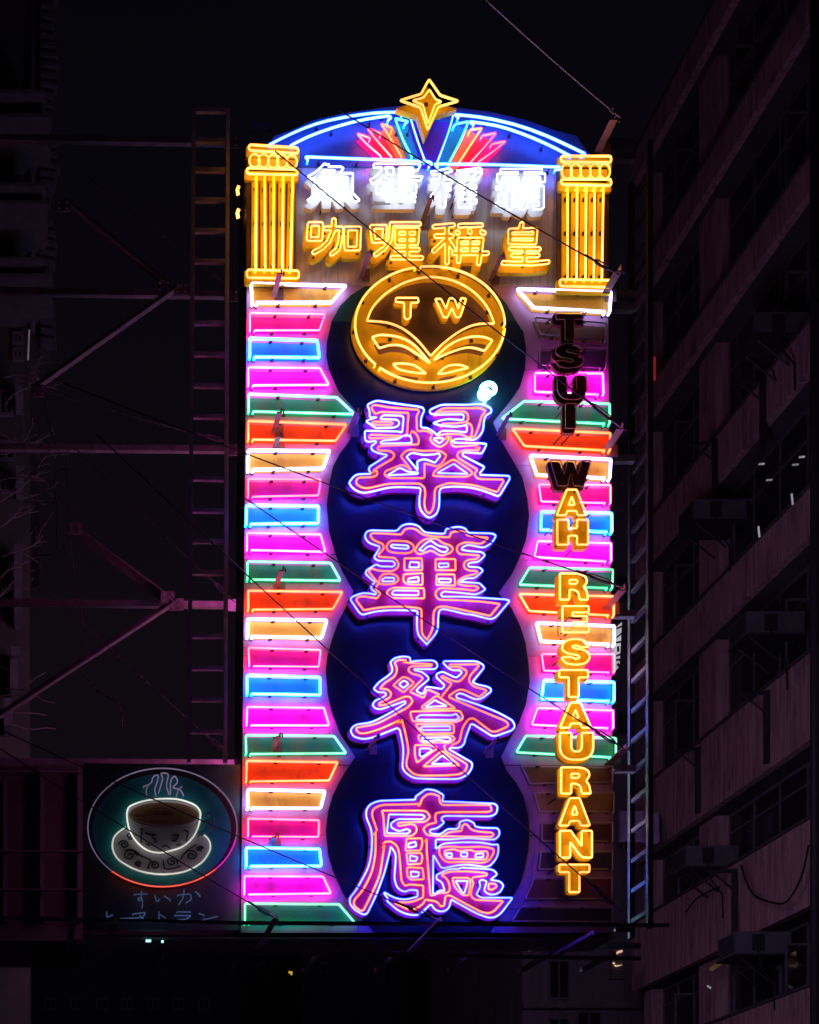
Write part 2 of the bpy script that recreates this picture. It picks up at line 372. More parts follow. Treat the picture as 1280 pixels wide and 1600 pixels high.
Rq = [('W', 1, (808, 451.6, 955, 457, 953, 487.5, 834, 481)), ('O', 0, (836, 496, 948, 505, 948, 530.6, 845, 521.6)), ('B', 0, (845, 543, 950, 543, 947, 574, 843, 570)),
      ('P', 1, (836, 583, 942, 583.6, 943, 616, 836, 612)), ('G', 1, (818.6, 627, 953, 631, 953, 662, 784.5, 654)), ('O', 1, (801, 670, 954, 677, 953, 704, 819.5, 697)),
      ('W', 1, (828.5, 711.6, 955, 718, 953, 747.5, 839, 742)), ('R', 1, (842, 757, 954, 758, 954, 786, 845.6, 783.5)), ('B', 1, (846.5, 799.6, 956, 802, 956, 831, 844.7, 828)),
      ('P', 1, (840, 845.5, 955, 849, 955, 877, 835, 870.6)), ('G', 1, (827.6, 886.8, 958, 890, 957, 919, 812, 913.7)), ('O', 1, (811.5, 928, 959, 931.7, 959, 961.7, 827, 954.5)),
      ('W', 1, (838.4, 973.4, 959.7, 978, 959.7, 1007.5, 845.6, 1002)), ('R', 1, (846.5, 1022, 959.7, 1022, 959.7, 1050.6, 850, 1048)), ('B', 1, (850, 1063, 959.7, 1066, 959.7, 1095.5, 846.5, 1092)),
      ('P', 1, (840, 1106, 958, 1110, 958, 1137.8, 831, 1132.4)), ('G', 1, (822, 1149.5, 962.4, 1153, 962.4, 1183.6, 807, 1175.5)), ('O', 0, (815, 1195, 958, 1197, 958, 1222, 829, 1224)),
      ('W', 0, (836, 1238, 960, 1238, 960, 1268, 844, 1268)), ('R', 0, (847, 1285, 958, 1285, 958, 1314, 847, 1314)), ('B', 0, (846, 1330, 958, 1330, 958, 1358, 842, 1358)),
      ('P', 0, (835, 1372, 957, 1371, 957, 1404, 822, 1404)), ('G', 0, (815, 1416, 958, 1418, 958, 1440, 800, 1440))]
RAD = {'W': .0170, 'B': .0170, 'R': .0115, 'P': .0140, 'G': .0130, 'O': .0125}
CNAME = {'W': 'orange', 'R': 'magenta', 'B': 'blue', 'P': 'purple', 'G': 'green', 'O': 'vermilion'}
def stripe(c, lit, q, left):
    P4 = [(q[i], q[i+1]) for i in (0, 2, 4, 6)]
    pl = [place(p[0], p[1], TS, D) for p in P4]
    mb = MB(); mb.prism([[(v.x, v.z) for v in pl]], D-.0095, D-.0035)
    m = M['p'+c] if lit else M['dead'+c]
    st = sb(mb, 'stripe', m)
    if not lit: st['label'] = 'dead stripe whose glass tube is unlit'
    # tube: opens at the outer lower corner, its ends dip back to the electrodes
    tl, tr, br, bl = P4
    if left: path = [(bl[0]+7, bl[1]), br, tr, tl, (bl[0], bl[1]-1)]
    else: path = [(br[0]-8, br[1]), bl, tl, tr, (br[0], br[1]-1)]
    s2 = smooth(path, False, 2.6, 2.6)
    s2 = [(x+R.uniform(-.22, .22), y+R.uniform(-.22, .22)) for x, y in s2]
    pts = [at(x, y, TS) for x, y in s2]
    a, b = pts[0], pts[-1]
    r = RAD[c] if lit else .009
    pts = [a+Vector((0, .05, 0)), a+Vector((0, .012, 0))]+pts+[b+Vector((0, .012, -.004)), b+Vector((0, .05, -.006))]
    mb = MB(); mb.tube(pts, r, n=7); sb(mb, 'tube', M[c] if lit else M['glassoff'], st, smooth=True)
    # supports between sheet and glass
    mb = MB()
    for (p, pq) in ((tl, tr), (bl, br)):
        for t in (.33, .8) if left else (.2, .68):
            x = p[0]+(pq[0]-p[0])*t+R.uniform(-2, 2); y = p[1]+(pq[1]-p[1])*t
            f = place(x, y, TS, TS); bk = Vector((f.x, D-.004, f.z))
            mb.tube([bk, f], .006, n=5); mb.box(f.x-.016, f.x+.016, TS-.004, TS+.004, f.z-.024, f.z-.017)
            mb.box(bk.x-.02, bk.x+.02, D-.014, D-.010, bk.z-.012, bk.z+.012)
    for e_ in (a, b):
        mb.tube([e_+Vector((0, .045, 0)), e_+Vector((0, .088, 0))], r*1.15, n=6)
    sb(mb, 'tube_support', M['clip'], st)
    return st
for c, col in (('O', (.26, .13, .07)), ('B', (.08, .07, .14)), ('W', (.42, .30, .12)), ('R', (.16, .08, .10)), ('P', (.22, .09, .12)), ('G', (.08, .10, .09))):  # darker copies of the stripe paints for stripes with unlit tubes
    M['dead'+c] = mat('darker_%s_paint' % CNAME[c], col, .55, 0, .2, 6, dirt_or_glow=(.12, .08, .06), dirt_or_glow_amt=.5)
for c, q in Lq: stripe(c, 1, q, True)
for c, lit, q in Rq: stripe(c, lit, q, False)

# ---- the four large characters
SC = 1280/140
BIG = []
BIG.append(('pink outlined Chinese character meaning kingfisher green, first of the four', dict(a=(540, 620), b=(660, 620), c=(540, 700), d=(660, 700)),
 ["a 345,295 450,292 380,310 290,350 440,450 490,445 700,440 760,410 770,360 730,325 495,318 530,262 800,270 830,295 810,510 750,495 290,485 275,500 280,620 320,645 430,630 440,650 365,710 375,760 450,800 590,830 "
  "c 590,110 340,270 335,320 365,370 140,375 50,495 80,550 150,610 250,645 400,620 600,565 800,555 1060,570 1075,600 1055,700 1055,850 1100,930 1170,990 d 120,995 200,950 240,850 245,700 245,600 290,565 420,550 600,555 750,575 900,620 1080,690 1110,670 1250,440 1240,400 1180,395 830,385 820,360 885,280 870,260 580,110 570,80 600,60 850,80 895,0 "
  "b 920,675 850,665 450,655 435,625 480,600 620,600 730,620 800,580 870,490 880,330 910,260 985,225 985,170 900,115 800,100 650,115 400,112 270,112 120,180 100,210 125,245 200,255 570,250 595,270 585,325 560,330 320,315 150,375 250,410 480,430 620,405 640,420 635,500 600,505 430,485 280,485 230,520 215,550 150,490 60,445 "
  "a 1160,445 1090,440 1075,420 1080,290 1125,200 1110,160 1050,140 700,95 455,55 390,72 310,115 345,200"],
 ["b 310,605 285,590 170,590 160,610 250,665", "c 1000,280 870,125 940,65 1120,100 1280,90 d 230,75 260,110 180,210 60,165 c 1100,160 1025,190 1030,320",
  "c 1040,350 1030,370 600,390 760,290 800,290 900,345", "d 215,355 450,225 620,350 650,370 240,358", "a 500,650 540,625 760,605 830,550 900,550 940,580 945,660 510,668"],
 ["-a 880,520 900,230 500,215 430,245 395,210 370,150 385,130 425,115 600,150 1040,185 1050,210 1015,270 1020,470 1045,490 1160,485 1240,530", "-b 130,560 110,600 140,660 220,710 270,715 350,660 380,600 360,555",
  "-b 240,550 330,530 560,535 640,575", "-b 195,222 300,160 600,165 830,160 905,200 840,290 800,450 750,565 700,580 660,575", "-b 215,215 600,210 650,240 655,330 630,355 500,380 290,385",
  "-b 640,370 700,400 715,470 700,560", "-b 405,570 410,680 460,715 790,690",
  "-b 815,725 800,765 600,760 520,790 495,830 d 520,150 790,310 740,370 780,430 830,445 1150,450 1160,480 1070,630 1000,610 750,530 400,500 340,510 200,560 175,620 175,750 150,880 100,940 50,900 25,800 45,650 30,560 c 1090,535 1060,510 900,505 600,510 330,575 240,570 160,520 150,470 180,425 400,415 455,380 450,330 410,310",
  "-c 440,290 680,150 700,95 640,40 480,35 a 455,740 480,705 560,700 1040,680 1050,600 1000,515 950,490", "a 800,560 360,540 335,570 350,595 480,590 780,580", "a 370,370 430,400 650,400 685,380 650,360 400,355",
  "c 940,315 790,120 860,40 940,20 1100,45 d 150,35 260,40 345,100 300,200 220,270 30,215 30,430 c 620,430 555,380 570,330 800,240 860,255", "d 150,395 180,320 420,170 470,170 690,320 720,365 650,410 300,410"]))
BIG.append(('pink outlined Chinese character meaning splendour, second of the four', dict(a=(540, 810), b=(660, 810), c=(540, 900), d=(660, 900)),
 ["a 510,175 740,180 790,110 870,80 960,80 1050,110 1120,200 b 190,215 320,220 340,150 420,135 520,115 620,145 650,205 1000,215 1055,245 1000,345 900,410 850,415 750,395 650,375 570,415 560,445 640,465 850,480 900,525 800,625 700,630 650,650 660,690 820,700 870,750 740,860 640,850 530,905 820,925 "
  "d 865,150 905,190 780,270 600,245 300,220 265,260 280,295 600,295 1200,335 1250,355 1050,590 980,620 900,600 700,550 620,545 400,490 290,470 240,495 225,600 225,790 60,980 c 1160,975 1040,850 1020,750 1020,600 1030,510 1000,495 640,485 400,510 250,555 200,530 70,340 90,300 250,235 430,265 440,240 370,190 365,140 425,90 350,30 "
  "a 285,790 300,740 440,655 490,685 680,690 715,655 680,610 460,605 405,560 490,420 480,400 330,350 275,270 290,200 350,170"],
 ["a 660,375 880,385 910,410 880,435 680,420 645,400", "a 1050,450 1150,350 b 120,315 230,395 340,410 370,440 340,480 270,480 130,390 60,410 a 1110,465", "a 925,620 1050,630 1050,700 910,700", "b 230,645 370,640 375,690 240,700",
  "a 520,880 560,845 700,850 690,900 530,900", "a 900,860 1040,835 1045,905 890,905", "b 235,860 410,865 405,915 240,915", "c 670,230 700,205 1040,210 1045,270 1020,275 690,270 660,250"],
 ["a 800,230 840,160 900,140 1010,150 1090,230 1250,260 b 390,270 410,200 520,180 600,195 640,240 780,265 940,275 850,370 700,345 600,340 500,390 490,460 530,510 700,520 820,530 780,580 650,590 590,640 600,710 660,745 760,750 795,760 750,800 620,820 520,880 500,930 600,965 760,965 d 810,170 750,210 600,190 250,170 190,220 190,290 240,340 500,345 900,370 1110,400 970,570 700,510 300,430 200,450 160,520 155,750 70,910 c 1160,905 1090,830 1085,480 1050,460 850,435 500,445 260,490 150,340 180,300 260,290 450,320 500,250 430,180 450,130 "
  "a 480,940 330,760 370,715 480,750 680,755 750,700 760,640 720,580 680,560 480,550 470,520 550,430 540,370 400,310 360,260 360,220 400,210 600,220",
  "a 620,340 660,320 880,325 960,370 985,420 950,480 880,500 680,490 600,460 580,400", "a 990,460 1040,360 1150,285 b 220,290 280,350 400,385 440,430 410,490 280,535 220,515 130,450 20,500 a 1040,515",
  "a 840,570 1090,570 1095,740 840,740", "b 190,580 470,580 475,740 190,740", "a 480,870 520,800 650,785 740,820 760,880 700,935 560,945 480,930", "a 830,800 1100,780 1100,950 880,940 825,900", "b 205,800 460,800 470,960 200,950", "c 600,210 680,165 1120,175 1125,320 650,315 590,260"]))
BIG.append(('pink outlined Chinese character meaning meal, third of the four', dict(a=(540, 1015), b=(670, 1015), c=(540, 1115), d=(670, 1115)),
 ["a 930,180 920,110 820,95 700,120 640,180 670,270 660,330 600,380 470,470 400,560 460,610 560,610 585,640 550,675 420,730 385,790 420,840 500,855 650,805 850,735 860,765 700,870 c 450,90 350,130 160,155 100,190 70,250 110,325 230,365 340,355 440,325 740,205 775,230 825,470 825,600 810,770 850,840 970,925 1280,935 "
  "d 440,935 560,870 620,770 620,700 290,510 310,490 450,490 510,430 525,350 600,150 640,155 900,320 960,320 1190,240 1235,180 1200,100 b 1000,900 720,790 400,690 390,655 430,625 480,630 710,735 890,600 890,560 840,530 680,495 625,460 790,260 780,220 690,165 220,165 205,190 310,295 450,295 475,330 410,395 370,395 190,310 110,350 110,400 230,510 190,565 90,545 "
  "a 1150,530 1110,630 1080,630 1010,590 1030,560 1190,425 1180,390 1090,315 990,295 980,275 1280,280 b 130,235 110,180 60,155 a 1100,155 970,165"],
 ["a 820,445 765,500 830,550 900,490 860,450", "a 1140,820 1280,720 b 110,735 260,805", "a 1010,980 1060,935 1280,935 b 330,940 390,915 440,980 d 440,50 400,90 c 1020,85", "c 1060,210 1100,185 d 300,180 310,235 c 1100,235",
  "c 1090,345 d 290,340 320,365 280,405 150,375 c 1150,400 1100,390", "c 1060,500 1190,495 1240,525 1090,620 1060,600", "d 190,600 40,720 320,715 340,690 220,615"],
 ["-a 860,150 760,145 700,180 745,290 700,390 560,475 490,560 600,565 655,620 640,680 480,770 480,800 560,790 850,670 920,670 960,740 900,820 680,940 c 450,150 160,200 150,230 200,285 300,280 500,220 770,95",
  "-c 805,95 850,250 890,450 900,560 870,680 870,760 960,860 1060,885 1280,885 d 300,880 450,865 530,810 550,730 510,700 240,540 220,470 240,440",
  "-d 345,440 440,405 480,200 570,75 640,65 700,110 890,255 960,260 1120,190 1140,150 1090,100 b 940,955 400,730 290,680 295,655 450,550 720,675 830,590 800,570 640,530 570,450 590,370 720,230 690,210 300,215 300,245 440,245 540,300 540,350 440,460 350,450 190,375 180,395 330,490 210,640",
  "-a 850,150 870,190 1240,210 1220,235 950,235 905,260 900,310 960,350 1050,365 1110,410 930,590 930,610 1120,690 1160,580 1190,575 b 150,640", "a 820,385 680,510 830,610 980,475 900,410",
  "a 1100,845 1090,815 1280,670 b 120,660 380,840 a 1280,852", "a 930,885 1280,875 b 380,870 450,880 490,960 d 480,80 400,120 c 960,110 930,20", "c 1000,150 d 330,145 360,170 360,280 c 1120,290 1050,240",
  "c 1060,300 d 330,310 375,360 310,425 150,410 c 1120,430 1050,380 1040,320", "c 990,450 1200,450 d 110,480 120,500 c 1020,700 990,600", "c 1110,755 d 170,545 210,545 440,740"]))
BIG.append(('pink outlined Chinese character meaning hall, lowest of the four', dict(a=(540, 1225), b=(670, 1225), c=(540, 1330), d=(670, 1330)),
 ["a 1000,225 470,240 350,290 295,370 295,480 370,650 380,800 370,1000 c 330,230 240,400 150,560 60,670 60,750 130,840 260,910 310,890 430,650 560,300 635,0 a 645,890 720,1000 c 715,150 695,400 740,530 840,585 920,550 1030,560 1030,650 850,695 700,670 560,590 550,600 610,685 590,710 750,850 900,910 1050,915 1200,770 "
  "d 40,765 90,840 190,870 290,820 320,690 700,900 870,955 960,940 1040,880 1200,665 750,665 680,620 740,500 720,430 760,405 830,430 790,560 840,610 920,625 1020,590 1070,490 1020,430 880,410 980,330 930,270 850,255 470,235 430,255 290,250 110,340 110,400 190,440 230,570 160,555 80,620 60,600 65,50 180,240 240,240 400,200 560,190 860,235 970,100 1000,0 "
  "b 990,860 920,870 750,835 500,830 200,850 100,930 100,790 300,795 550,770 800,790 950,795 1010,730 1010,670 980,630 740,625 660,605 650,560 550,505 440,545 440,610 400,645 260,640 180,720 40,710 10,680 30,650 120,635 225,550 180,510 190,470 240,455 880,465 970,425 985,320 940,280 360,255 190,250 215,160 100,90 a 1180,75 1140,80 1000,180"],
 ["a 590,700 620,435 1100,440 1135,470 1100,505 740,500 650,560 650,620 760,680 880,640 930,670 890,710 640,705", "a 900,850 1000,825 1010,890 900,910", "c 920,60 1030,85 1010,140 920,140", "c 930,290 1050,300 1040,360 940,370",
  "d 250,30 330,30 330,85 265,80", "d 460,20 550,15 550,80 460,75", "d 670,40 780,30 780,85 665,90", "d 380,425 560,425 510,600 480,590"],
 ["-a 1070,285 500,300 390,360 375,440 450,660", "-a 430,690 430,1000 c 380,300 250,560 120,700 120,780 220,855 260,840 380,600 490,350 a 555,880",
  "-a 560,830 640,815 740,880 770,1000 c 800,430 850,495 910,475 1110,490 1110,660 950,730 720,730 710,745 900,835 1000,830 1110,750 1140,690 d 120,720 170,790 220,780 240,640 300,630 750,870 850,890 930,860 1060,720 1040,710 660,695 600,640 610,540 640,450 610,400 640,370 820,350 840,325 780,305 500,285 280,295 180,340 260,390 300,480 300,570 250,600 170,590 40,640 c 1210,610 1160,0 a 1160,790",
  "-a 1070,285 1090,210 1170,145 b 60,140 150,175 160,270 200,300 880,300 900,380 850,400 180,400 100,420 90,490 110,550 a 1170,580 1110,640 1150,725 b 100,745 900,755 930,720 900,695 700,680 600,650 550,580 510,570 480,600 470,670 280,690 210,740",
  "a 520,380 540,450 560,740 950,745 1020,680 1010,600 950,570 760,600 740,560 800,550 1150,540 1210,470 1160,390 1080,380", "a 870,780 1090,775 1100,850 1070,950 860,955", "c 870,30 1080,25 1100,80 1080,180 890,190", "c 880,230 1100,240 1120,400 930,410 880,350",
  "b 150,910 300,890 450,905 800,895 930,930 d 930,20 870,130 770,170 500,150 240,160 150,50", "b 230,950 370,930 430,960 600,940 660,970 830,960 d 850,50 820,120 600,115 260,105 225,50", "d 340,380 570,380 600,430 570,630 480,630 360,500", "d 860,460 960,470 970,510 900,555 850,540"]))
TB, PB = D-.165, D-.10                                   # tube plane, pan front
def pan_from(mask, x0, y0, g_, name, mtl, Yread, front, thick, label=None, it=2, keep=2):
    cs = contours(blur(mask, it), x0, y0, g_, keep=keep)
    mb = MB(); loops = [[(lambda v: (v.x, v.z))(at(x, y, Yread)) for x, y in c] for c in cs]
    mb.prism(loops, front, front+thick)
    o = sb(mb, name, mtl)
    if label: o['label'] = label
    return o
for label, O, outer, holes, inner in BIG:
    Lo = [smooth(parse(s, O, SC), True) for s in outer]; Lh = [smooth(parse(s, O, SC), True, 1.6, 5) for s in holes]
    x0, y0 = 535, min(p[1] for l in Lo for p in l)-12; ny = int(max(p[1] for l in Lo for p in l)+14-y0); nx = 285
    mask = dilate(raster_poly(Lo+Lh, x0, y0, nx, ny, 1.0), 3.4)
    ch = pan_from(mask, x0, y0, 1.0, 'large_character', M['pan'], TB, PB, .035, label)
    tubes([[at(x, y, TB) for x, y in l] for l in Lo+Lh], 'outline_tube', M['blue'], ch, .0112)
    for s in inner:
        op = s[0] == '-'; l = smooth(parse(s.lstrip('-'), O, SC), not op, 2.2)
        p3 = [at(x, y, TB+.006) for x, y in l]
        if op: p3 = [p3[0]+Vector((0, .06, 0))]+p3+[p3[-1]+Vector((0, .06, 0))]
        tubes([p3], 'inner_tube', M['inner'], ch, .0108, not op)
    mb = MB()                                           # standoffs carrying the pan, and small insulators on its face
    rr = random.Random(int(y0)); pts = [p for l in Lo for p in l]
    for k in range(26):
        x, y = rr.choice(pts); f = at(x, y, TB)
        mb.tube([(f.x, PB+.002, f.z), (f.x, TB+.012, f.z)], .005, n=5); mb.box(f.x-.014, f.x+.014, PB-.006, PB-.001, f.z-.016, f.z+.004)
    for k in range(10):
        x, y = rr.choice(pts); f = at(x, y, TB); c = at(672, y, TB)
        q = f.lerp(c, .08); mb.tube([(q.x, PB+.03, q.z), (q.x, D-.006, q.z)], .012, n=6)
    sb(mb, 'tube_support', M['clip'], ch)

# ---- header characters (stroke skeletons)
def strokes_char(strk, O, sc, w_t, w_p, name, mpan, mtube, Ytube, front, r, label, thick=.05, g_=.5):
    st = [parse(s, O, sc) for s in strk]
    xs = [p[0] for s in st for p in s]; ys = [p[1] for s in st for p in s]
    x0, y0 = min(xs)-10, min(ys)-10; nx = int((max(xs)+10-x0)/g_); ny = int((max(ys)+10-y0)/g_)
    pan = pan_from(raster_strokes(st, w_p, x0, y0, nx, ny, g_), x0, y0, g_, name, mpan, Ytube, front, thick, label, keep=3)
    cs = contours(blur(raster_strokes(st, w_t, x0, y0, nx, ny, g_), 2), x0, y0, g_, keep=3)
    tubes([[at(x, y, Ytube) for x, y in c] for c in cs], 'tube', mtube, pan, r)
    mb = MB(); rr = random.Random(int(x0))
    for k in range(9):
        x, y = rr.choice(rr.choice(st)); f = at(x, y, Ytube)
        mb.tube([(f.x, front+thick-.004, f.z), (f.x, D-.002, f.z)], .009, n=5)
        mb.box(f.x-.008, f.x+.02, front-.008, front-.001, f.z-.008, f.z+.008)
    sb(mb, 'tube_support', M['clip'], pan)
    return pan
A1 = dict(a=(460, 240), b=(660, 240)); S3 = 1280/220
YH, FH = D-.20, D-.12
for label, strk in (
 ('amber neon Chinese character, leftmost of the second row', ["a 140,640 245,640 238,778 130,775 140,640", "a 285,680 430,680 415,800 395,870 340,912", "a 360,605 355,700 310,800 250,860 180,898", "a 470,680 590,680 582,865 472,865 470,680"]),
 ('amber neon Chinese character, second of the second row', ["a 705,665 825,665 815,790 722,795 705,665", "a 885,640 1135,640", "a 885,640 872,780 820,860 740,918", "a 935,692 1120,692 1110,815 935,815 935,692", "a 1027,692 1027,935", "a 935,755 1112,755", "a 925,872 1125,872", "a 890,945 1155,948"]),
 ('amber neon Chinese character, third of the second row', ["b 110,665 280,650", "b 225,680 225,990", "b 125,750 270,750", "b 205,790 105,885", "b 235,795 285,870", "b 340,655 535,650", "b 315,715 325,722", "b 430,700 435,715", "b 540,712 560,722", "b 335,780 540,780", "b 335,780 330,980", "b 540,780 525,900 512,1000", "b 438,780 432,905", "b 340,842 535,842", "b 285,905 590,905"]),
 ('amber neon Chinese character, rightmost of the second row', ["b 905,640 890,690", "b 800,700 1030,692 1020,810 797,805 800,700", "b 800,755 1022,752", "b 805,865 1060,868", "b 825,925 1050,925", "b 930,865 930,985", "b 735,995 1000,1000 1140,985"])):
    strokes_char(strk, A1, S3, 3.0, 6.6, 'small_character', M['yellow'], M['amber'], YH, FH, .009, label)
# white characters: outlines from Blender's own CJK font
def glyph_mask(ch, box, g_):
    cu = bpy.data.curves.new('glyph', 'FONT'); cu.body = ch; cu.offset = .012
    o = bpy.data.objects.new('glyph', cu); COL.objects.link(o); bpy.context.view_layer.update()
    me = bpy.data.meshes.new_from_object(o.evaluated_get(bpy.context.evaluated_depsgraph_get()))
    v = np.array([q.co[:2] for q in me.vertices]); me.calc_loop_triangles(); tr = [tuple(t.vertices) for t in me.loop_triangles]
    bpy.data.objects.remove(o); bpy.data.curves.remove(cu); bpy.data.meshes.remove(me)
    x0, y0, x1, y1 = box; mn, mx = v.min(0), v.max(0)
    X = x0+(v[:, 0]-mn[0])/(mx[0]-mn[0])*(x1-x0); Y = y1-(v[:, 1]-mn[1])/(mx[1]-mn[1])*(y1-y0)
    ox, oy = x0-10, y0-10; nx = int((x1-x0+20)/g_); ny = int((y1-y0+20)/g_)
    XX, YY = np.meshgrid(ox+(np.arange(nx)+.5)*g_, oy+(np.arange(ny)+.5)*g_); m = np.zeros((ny, nx), bool)
    for a, b, c in tr:
        d1 = (XX-X[b])*(Y[a]-Y[b])-(X[a]-X[b])*(YY-Y[b]); d2 = (XX-X[c])*(Y[b]-Y[c])-(X[b]-X[c])*(YY-Y[c]); d3 = (XX-X[a])*(Y[c]-Y[a])-(X[c]-X[a])*(YY-Y[a])
        m |= ~(((d1 < 0) | (d2 < 0) | (d3 < 0)) & ((d1 > 0) | (d2 > 0) | (d3 > 0)))
    return m, ox, oy
for ch, box, lab in (('魚', (480, 256, 562, 316), 'leftmost of the top row'), ('蛋', (578, 256, 661, 318), 'second of the top row'),
                     ('稱', (673, 262, 758, 324), 'third of the top row'), ('霸', (775, 264, 852, 328), 'rightmost of the top row')):
    g_ = .5; m, ox, oy = glyph_mask(ch, box, g_)
    pan = pan_from(dilate(m, 6), ox, oy, g_, 'small_character', M['whitepaint'], YH, FH, .05, 'blazing white neon Chinese character, '+lab, keep=2, it=5)
    tubes([[at(x, y, YH) for x, y in c] for c in contours(blur(m, 2), ox, oy, g_, keep=3)], 'tube', M['white'], pan, .0095)
    mb = MB(); rr = random.Random(ord(ch))
    for k in range(8):
        f = at(box[0]+rr.random()*(box[2]-box[0]), box[1]+rr.random()*(box[3]-box[1]), YH); mb.tube([(f.x, FH+.046, f.z), (f.x, D-.002, f.z)], .01, n=5)
    sb(mb, 'tube_support', M['clip'], pan)

# ---- latin letters down the right side
LT = {
 'T': ([[(0, 0), (1, 0), (1, .27), (.67, .27), (.67, 1), (.33, 1), (.33, .27), (0, .27)]]),
 'H': ([[(0, 0), (.36, 0), (.36, .34), (.64, .34), (.64, 0), (1, 0), (1, 1), (.64, 1), (.64, .64), (.36, .64), (.36, 1), (0, 1)]]),
 'I': ([[(0, 0), (1, 0), (1, 1), (0, 1)]]),
 'U': ([[(0, 0), (.34, 0), (.34, .58), (.42, .7), (.58, .7), (.66, .58), (.66, 0), (1, 0), (1, .66), (.9, .88), (.7, 1), (.3, 1), (.1, .88), (0, .66)]]),
 'W': ([[(0, 0), (.25, 0), (.35, .55), (.42, 0), (.6, 0), (.68, .55), (.77, 0), (1, 0), (.82, 1), (.58, 1), (.5, .5), (.42, 1), (.18, 1)]]),
 'A': ([[(.34, 0), (.66, 0), (1, 1), (.7, 1), (.65, .83), (.35, .83), (.3, 1), (0, 1)], [(.5, .27), (.6, .6), (.4, .6)]]),
 'R': ([[(0, 0), (.68, 0), (.92, .12), (.97, .32), (.84, .52), (.95, .66), (1, 1), (.7, 1), (.66, .72), (.52, .62), (.34, .62), (.34, 1), (0, 1)], [(.34, .24), (.58, .24), (.64, .31), (.58, .4), (.34, .4)]]),
 'E': ([[(0, 0), (1, 0), (1, .24), (.38, .24), (.38, .38), (.94, .38), (.94, .6), (.38, .6), (.38, .76), (1, .76), (1, 1), (0, 1)]]),
 'N': ([[(0, 0), (.34, 0), (.68, .58), (.68, 0), (1, 0), (1, 1), (.68, 1), (.32, .42), (.32, 1), (0, 1)]]),
 'S': ([[(.98, .3), (.68, .33), (.5, .24), (.36, .3), (.48, .37), (.78, .42), (.97, .54), (1, .74), (.85, .94), (.5, 1), (.15, .94), (0, .72), (.32, .68), (.5, .78), (.66, .72), (.56, .62), (.2, .56), (.03, .42), (.05, .18), (.25, .03), (.55, 0), (.85, .08)]])}
LBOX = [('T', 0, 869, 487, 912, 531), ('S', 0, 867, 536, 913, 575), ('U', 0, 871, 584, 917, 624), ('I', 0, 884, 630, 900, 669), ('W', 0, 860, 719, 924, 759),
        ('A', 1, 870, 765, 917, 805), ('H', 1, 871, 812, 919, 851), ('R', 1, 875, 896, 919, 937), ('E', 1, 879, 947, 920, 988), ('S', 1, 877, 998, 922, 1039), ('T', 1, 874, 1047, 919, 1089),
        ('A', 1, 875, 1098, 924, 1137), ('U', 1, 875, 1145, 927, 1187), ('R', 1, 877, 1199, 923, 1240), ('A', 1, 874, 1247, 922, 1290), ('N', 1, 875, 1298, 925, 1340), ('T', 1, 874, 1351, 921, 1394)]
YL, FL = D-.26, D-.20
def letter(c, lit, x0, y0, x1, y1, Yt, front, mt_pan, mt_tube, r=.0115, thick=.05, label=None):
    loops = [[(x0+p[0]*(x1-x0), y0+p[1]*(y1-y0)) for p in l] for l in LT[c]]
    loops = [smooth(l, True, 2.2, 6, 55) for l in loops]
    ox, oy = x0-9, y0-9; g_ = .5; nx, ny = int((x1-x0+18)/g_), int((y1-y0+18)/g_)
    pan = pan_from(dilate(raster_poly(loops, ox, oy, nx, ny, g_), 5), ox, oy, g_, 'letter', mt_pan, Yt, front, thick, label, keep=4, it=1)
    tubes([[at(x, y, Yt) for x, y in l] for l in loops], 'tube', mt_tube, pan, r)
    mb = MB(); rr = random.Random(int(y0)); pts = loops[0]
    for k in range(3):
        x, y = rr.choice(pts); f = at(x, y, Yt); mb.tube([(f.x, front+thick-.004, f.z), (f.x-.05, D-.006, f.z-.03)], .009, n=5)
    for k in range(5):
        x, y = rr.choice(pts); f = at(x, y, Yt); mb.tube([(f.x, front+.002, f.z), (f.x, Yt, f.z)], .005, n=5)
    sb(mb, 'tube_support', M['clip'], pan)
for c, lit, *b in LBOX:
    letter(c, lit, *b, YL, FL, M['yellow'] if lit else M['olddark'], M['amber'] if lit else M['amberoff'],
           .0115 if lit else .006, label='%s letter %s %s' % ('lit amber' if lit else 'dead dark', c, 'of the vertical latin lettering'))

# ---- round emblem
SE = 1280/260; E0 = dict(a=(540, 400)); YE, FE = D-.13, D-.055
def ell(cx, cy, rx, ry, n=64, a0=0, a1=360):
    return [(cx+rx*math.cos(math.radians(a0+(a1-a0)*i/n)), cy+ry*math.sin(math.radians(a0+(a1-a0)*i/n))) for i in range(n+(a1-a0 != 360))]
mb = MB(); mb.prism([[(lambda v: (v.x, v.z))(at(x, y, YE)) for x, y in ell(672, 507, 120.5, 95)]], FE, FE+.03)
emb = sb(mb, 'emblem', M['yellow']); emb['label'] = 'round yellow emblem with two letters above an open book'
sky_e = smooth(parse("a 175,480 200,400 300,290 450,200 650,158 850,195 1000,285 1100,400 1135,500 1000,515 870,575 740,675 657,760 560,645 450,555 330,505", E0, SE), True, 3, 20)
mb = MB(); mb.prism([[(lambda v: (v.x, v.z))(at(x, y, YE)) for x, y in sky_e]], FE-.004, FE-.0005); sb(mb, 'dark_inset', M['emblemdark'], emb)
for s in ("a 230,650 270,635 400,640 520,700 610,790 540,745 450,705 350,700 270,725", "a 1105,655 1060,640 980,640 850,675 760,740 700,790 800,735 950,705 1065,735", "a 400,880 480,890 580,905 560,925 450,910", "a 720,925 770,900 880,880 840,910 770,930"):
    l = smooth(parse(s, E0, SE), True, 2, 10)
    mb = MB(); mb.prism([[(lambda v: (v.x, v.z))(at(x, y, YE)) for x, y in l]], FE-.004, FE-.0006); sb(mb, 'dark_inset', M['emblemdark'], emb)
mb = MB()
o1 = ell(672, 507, 117, 91, 70, -97, 259)
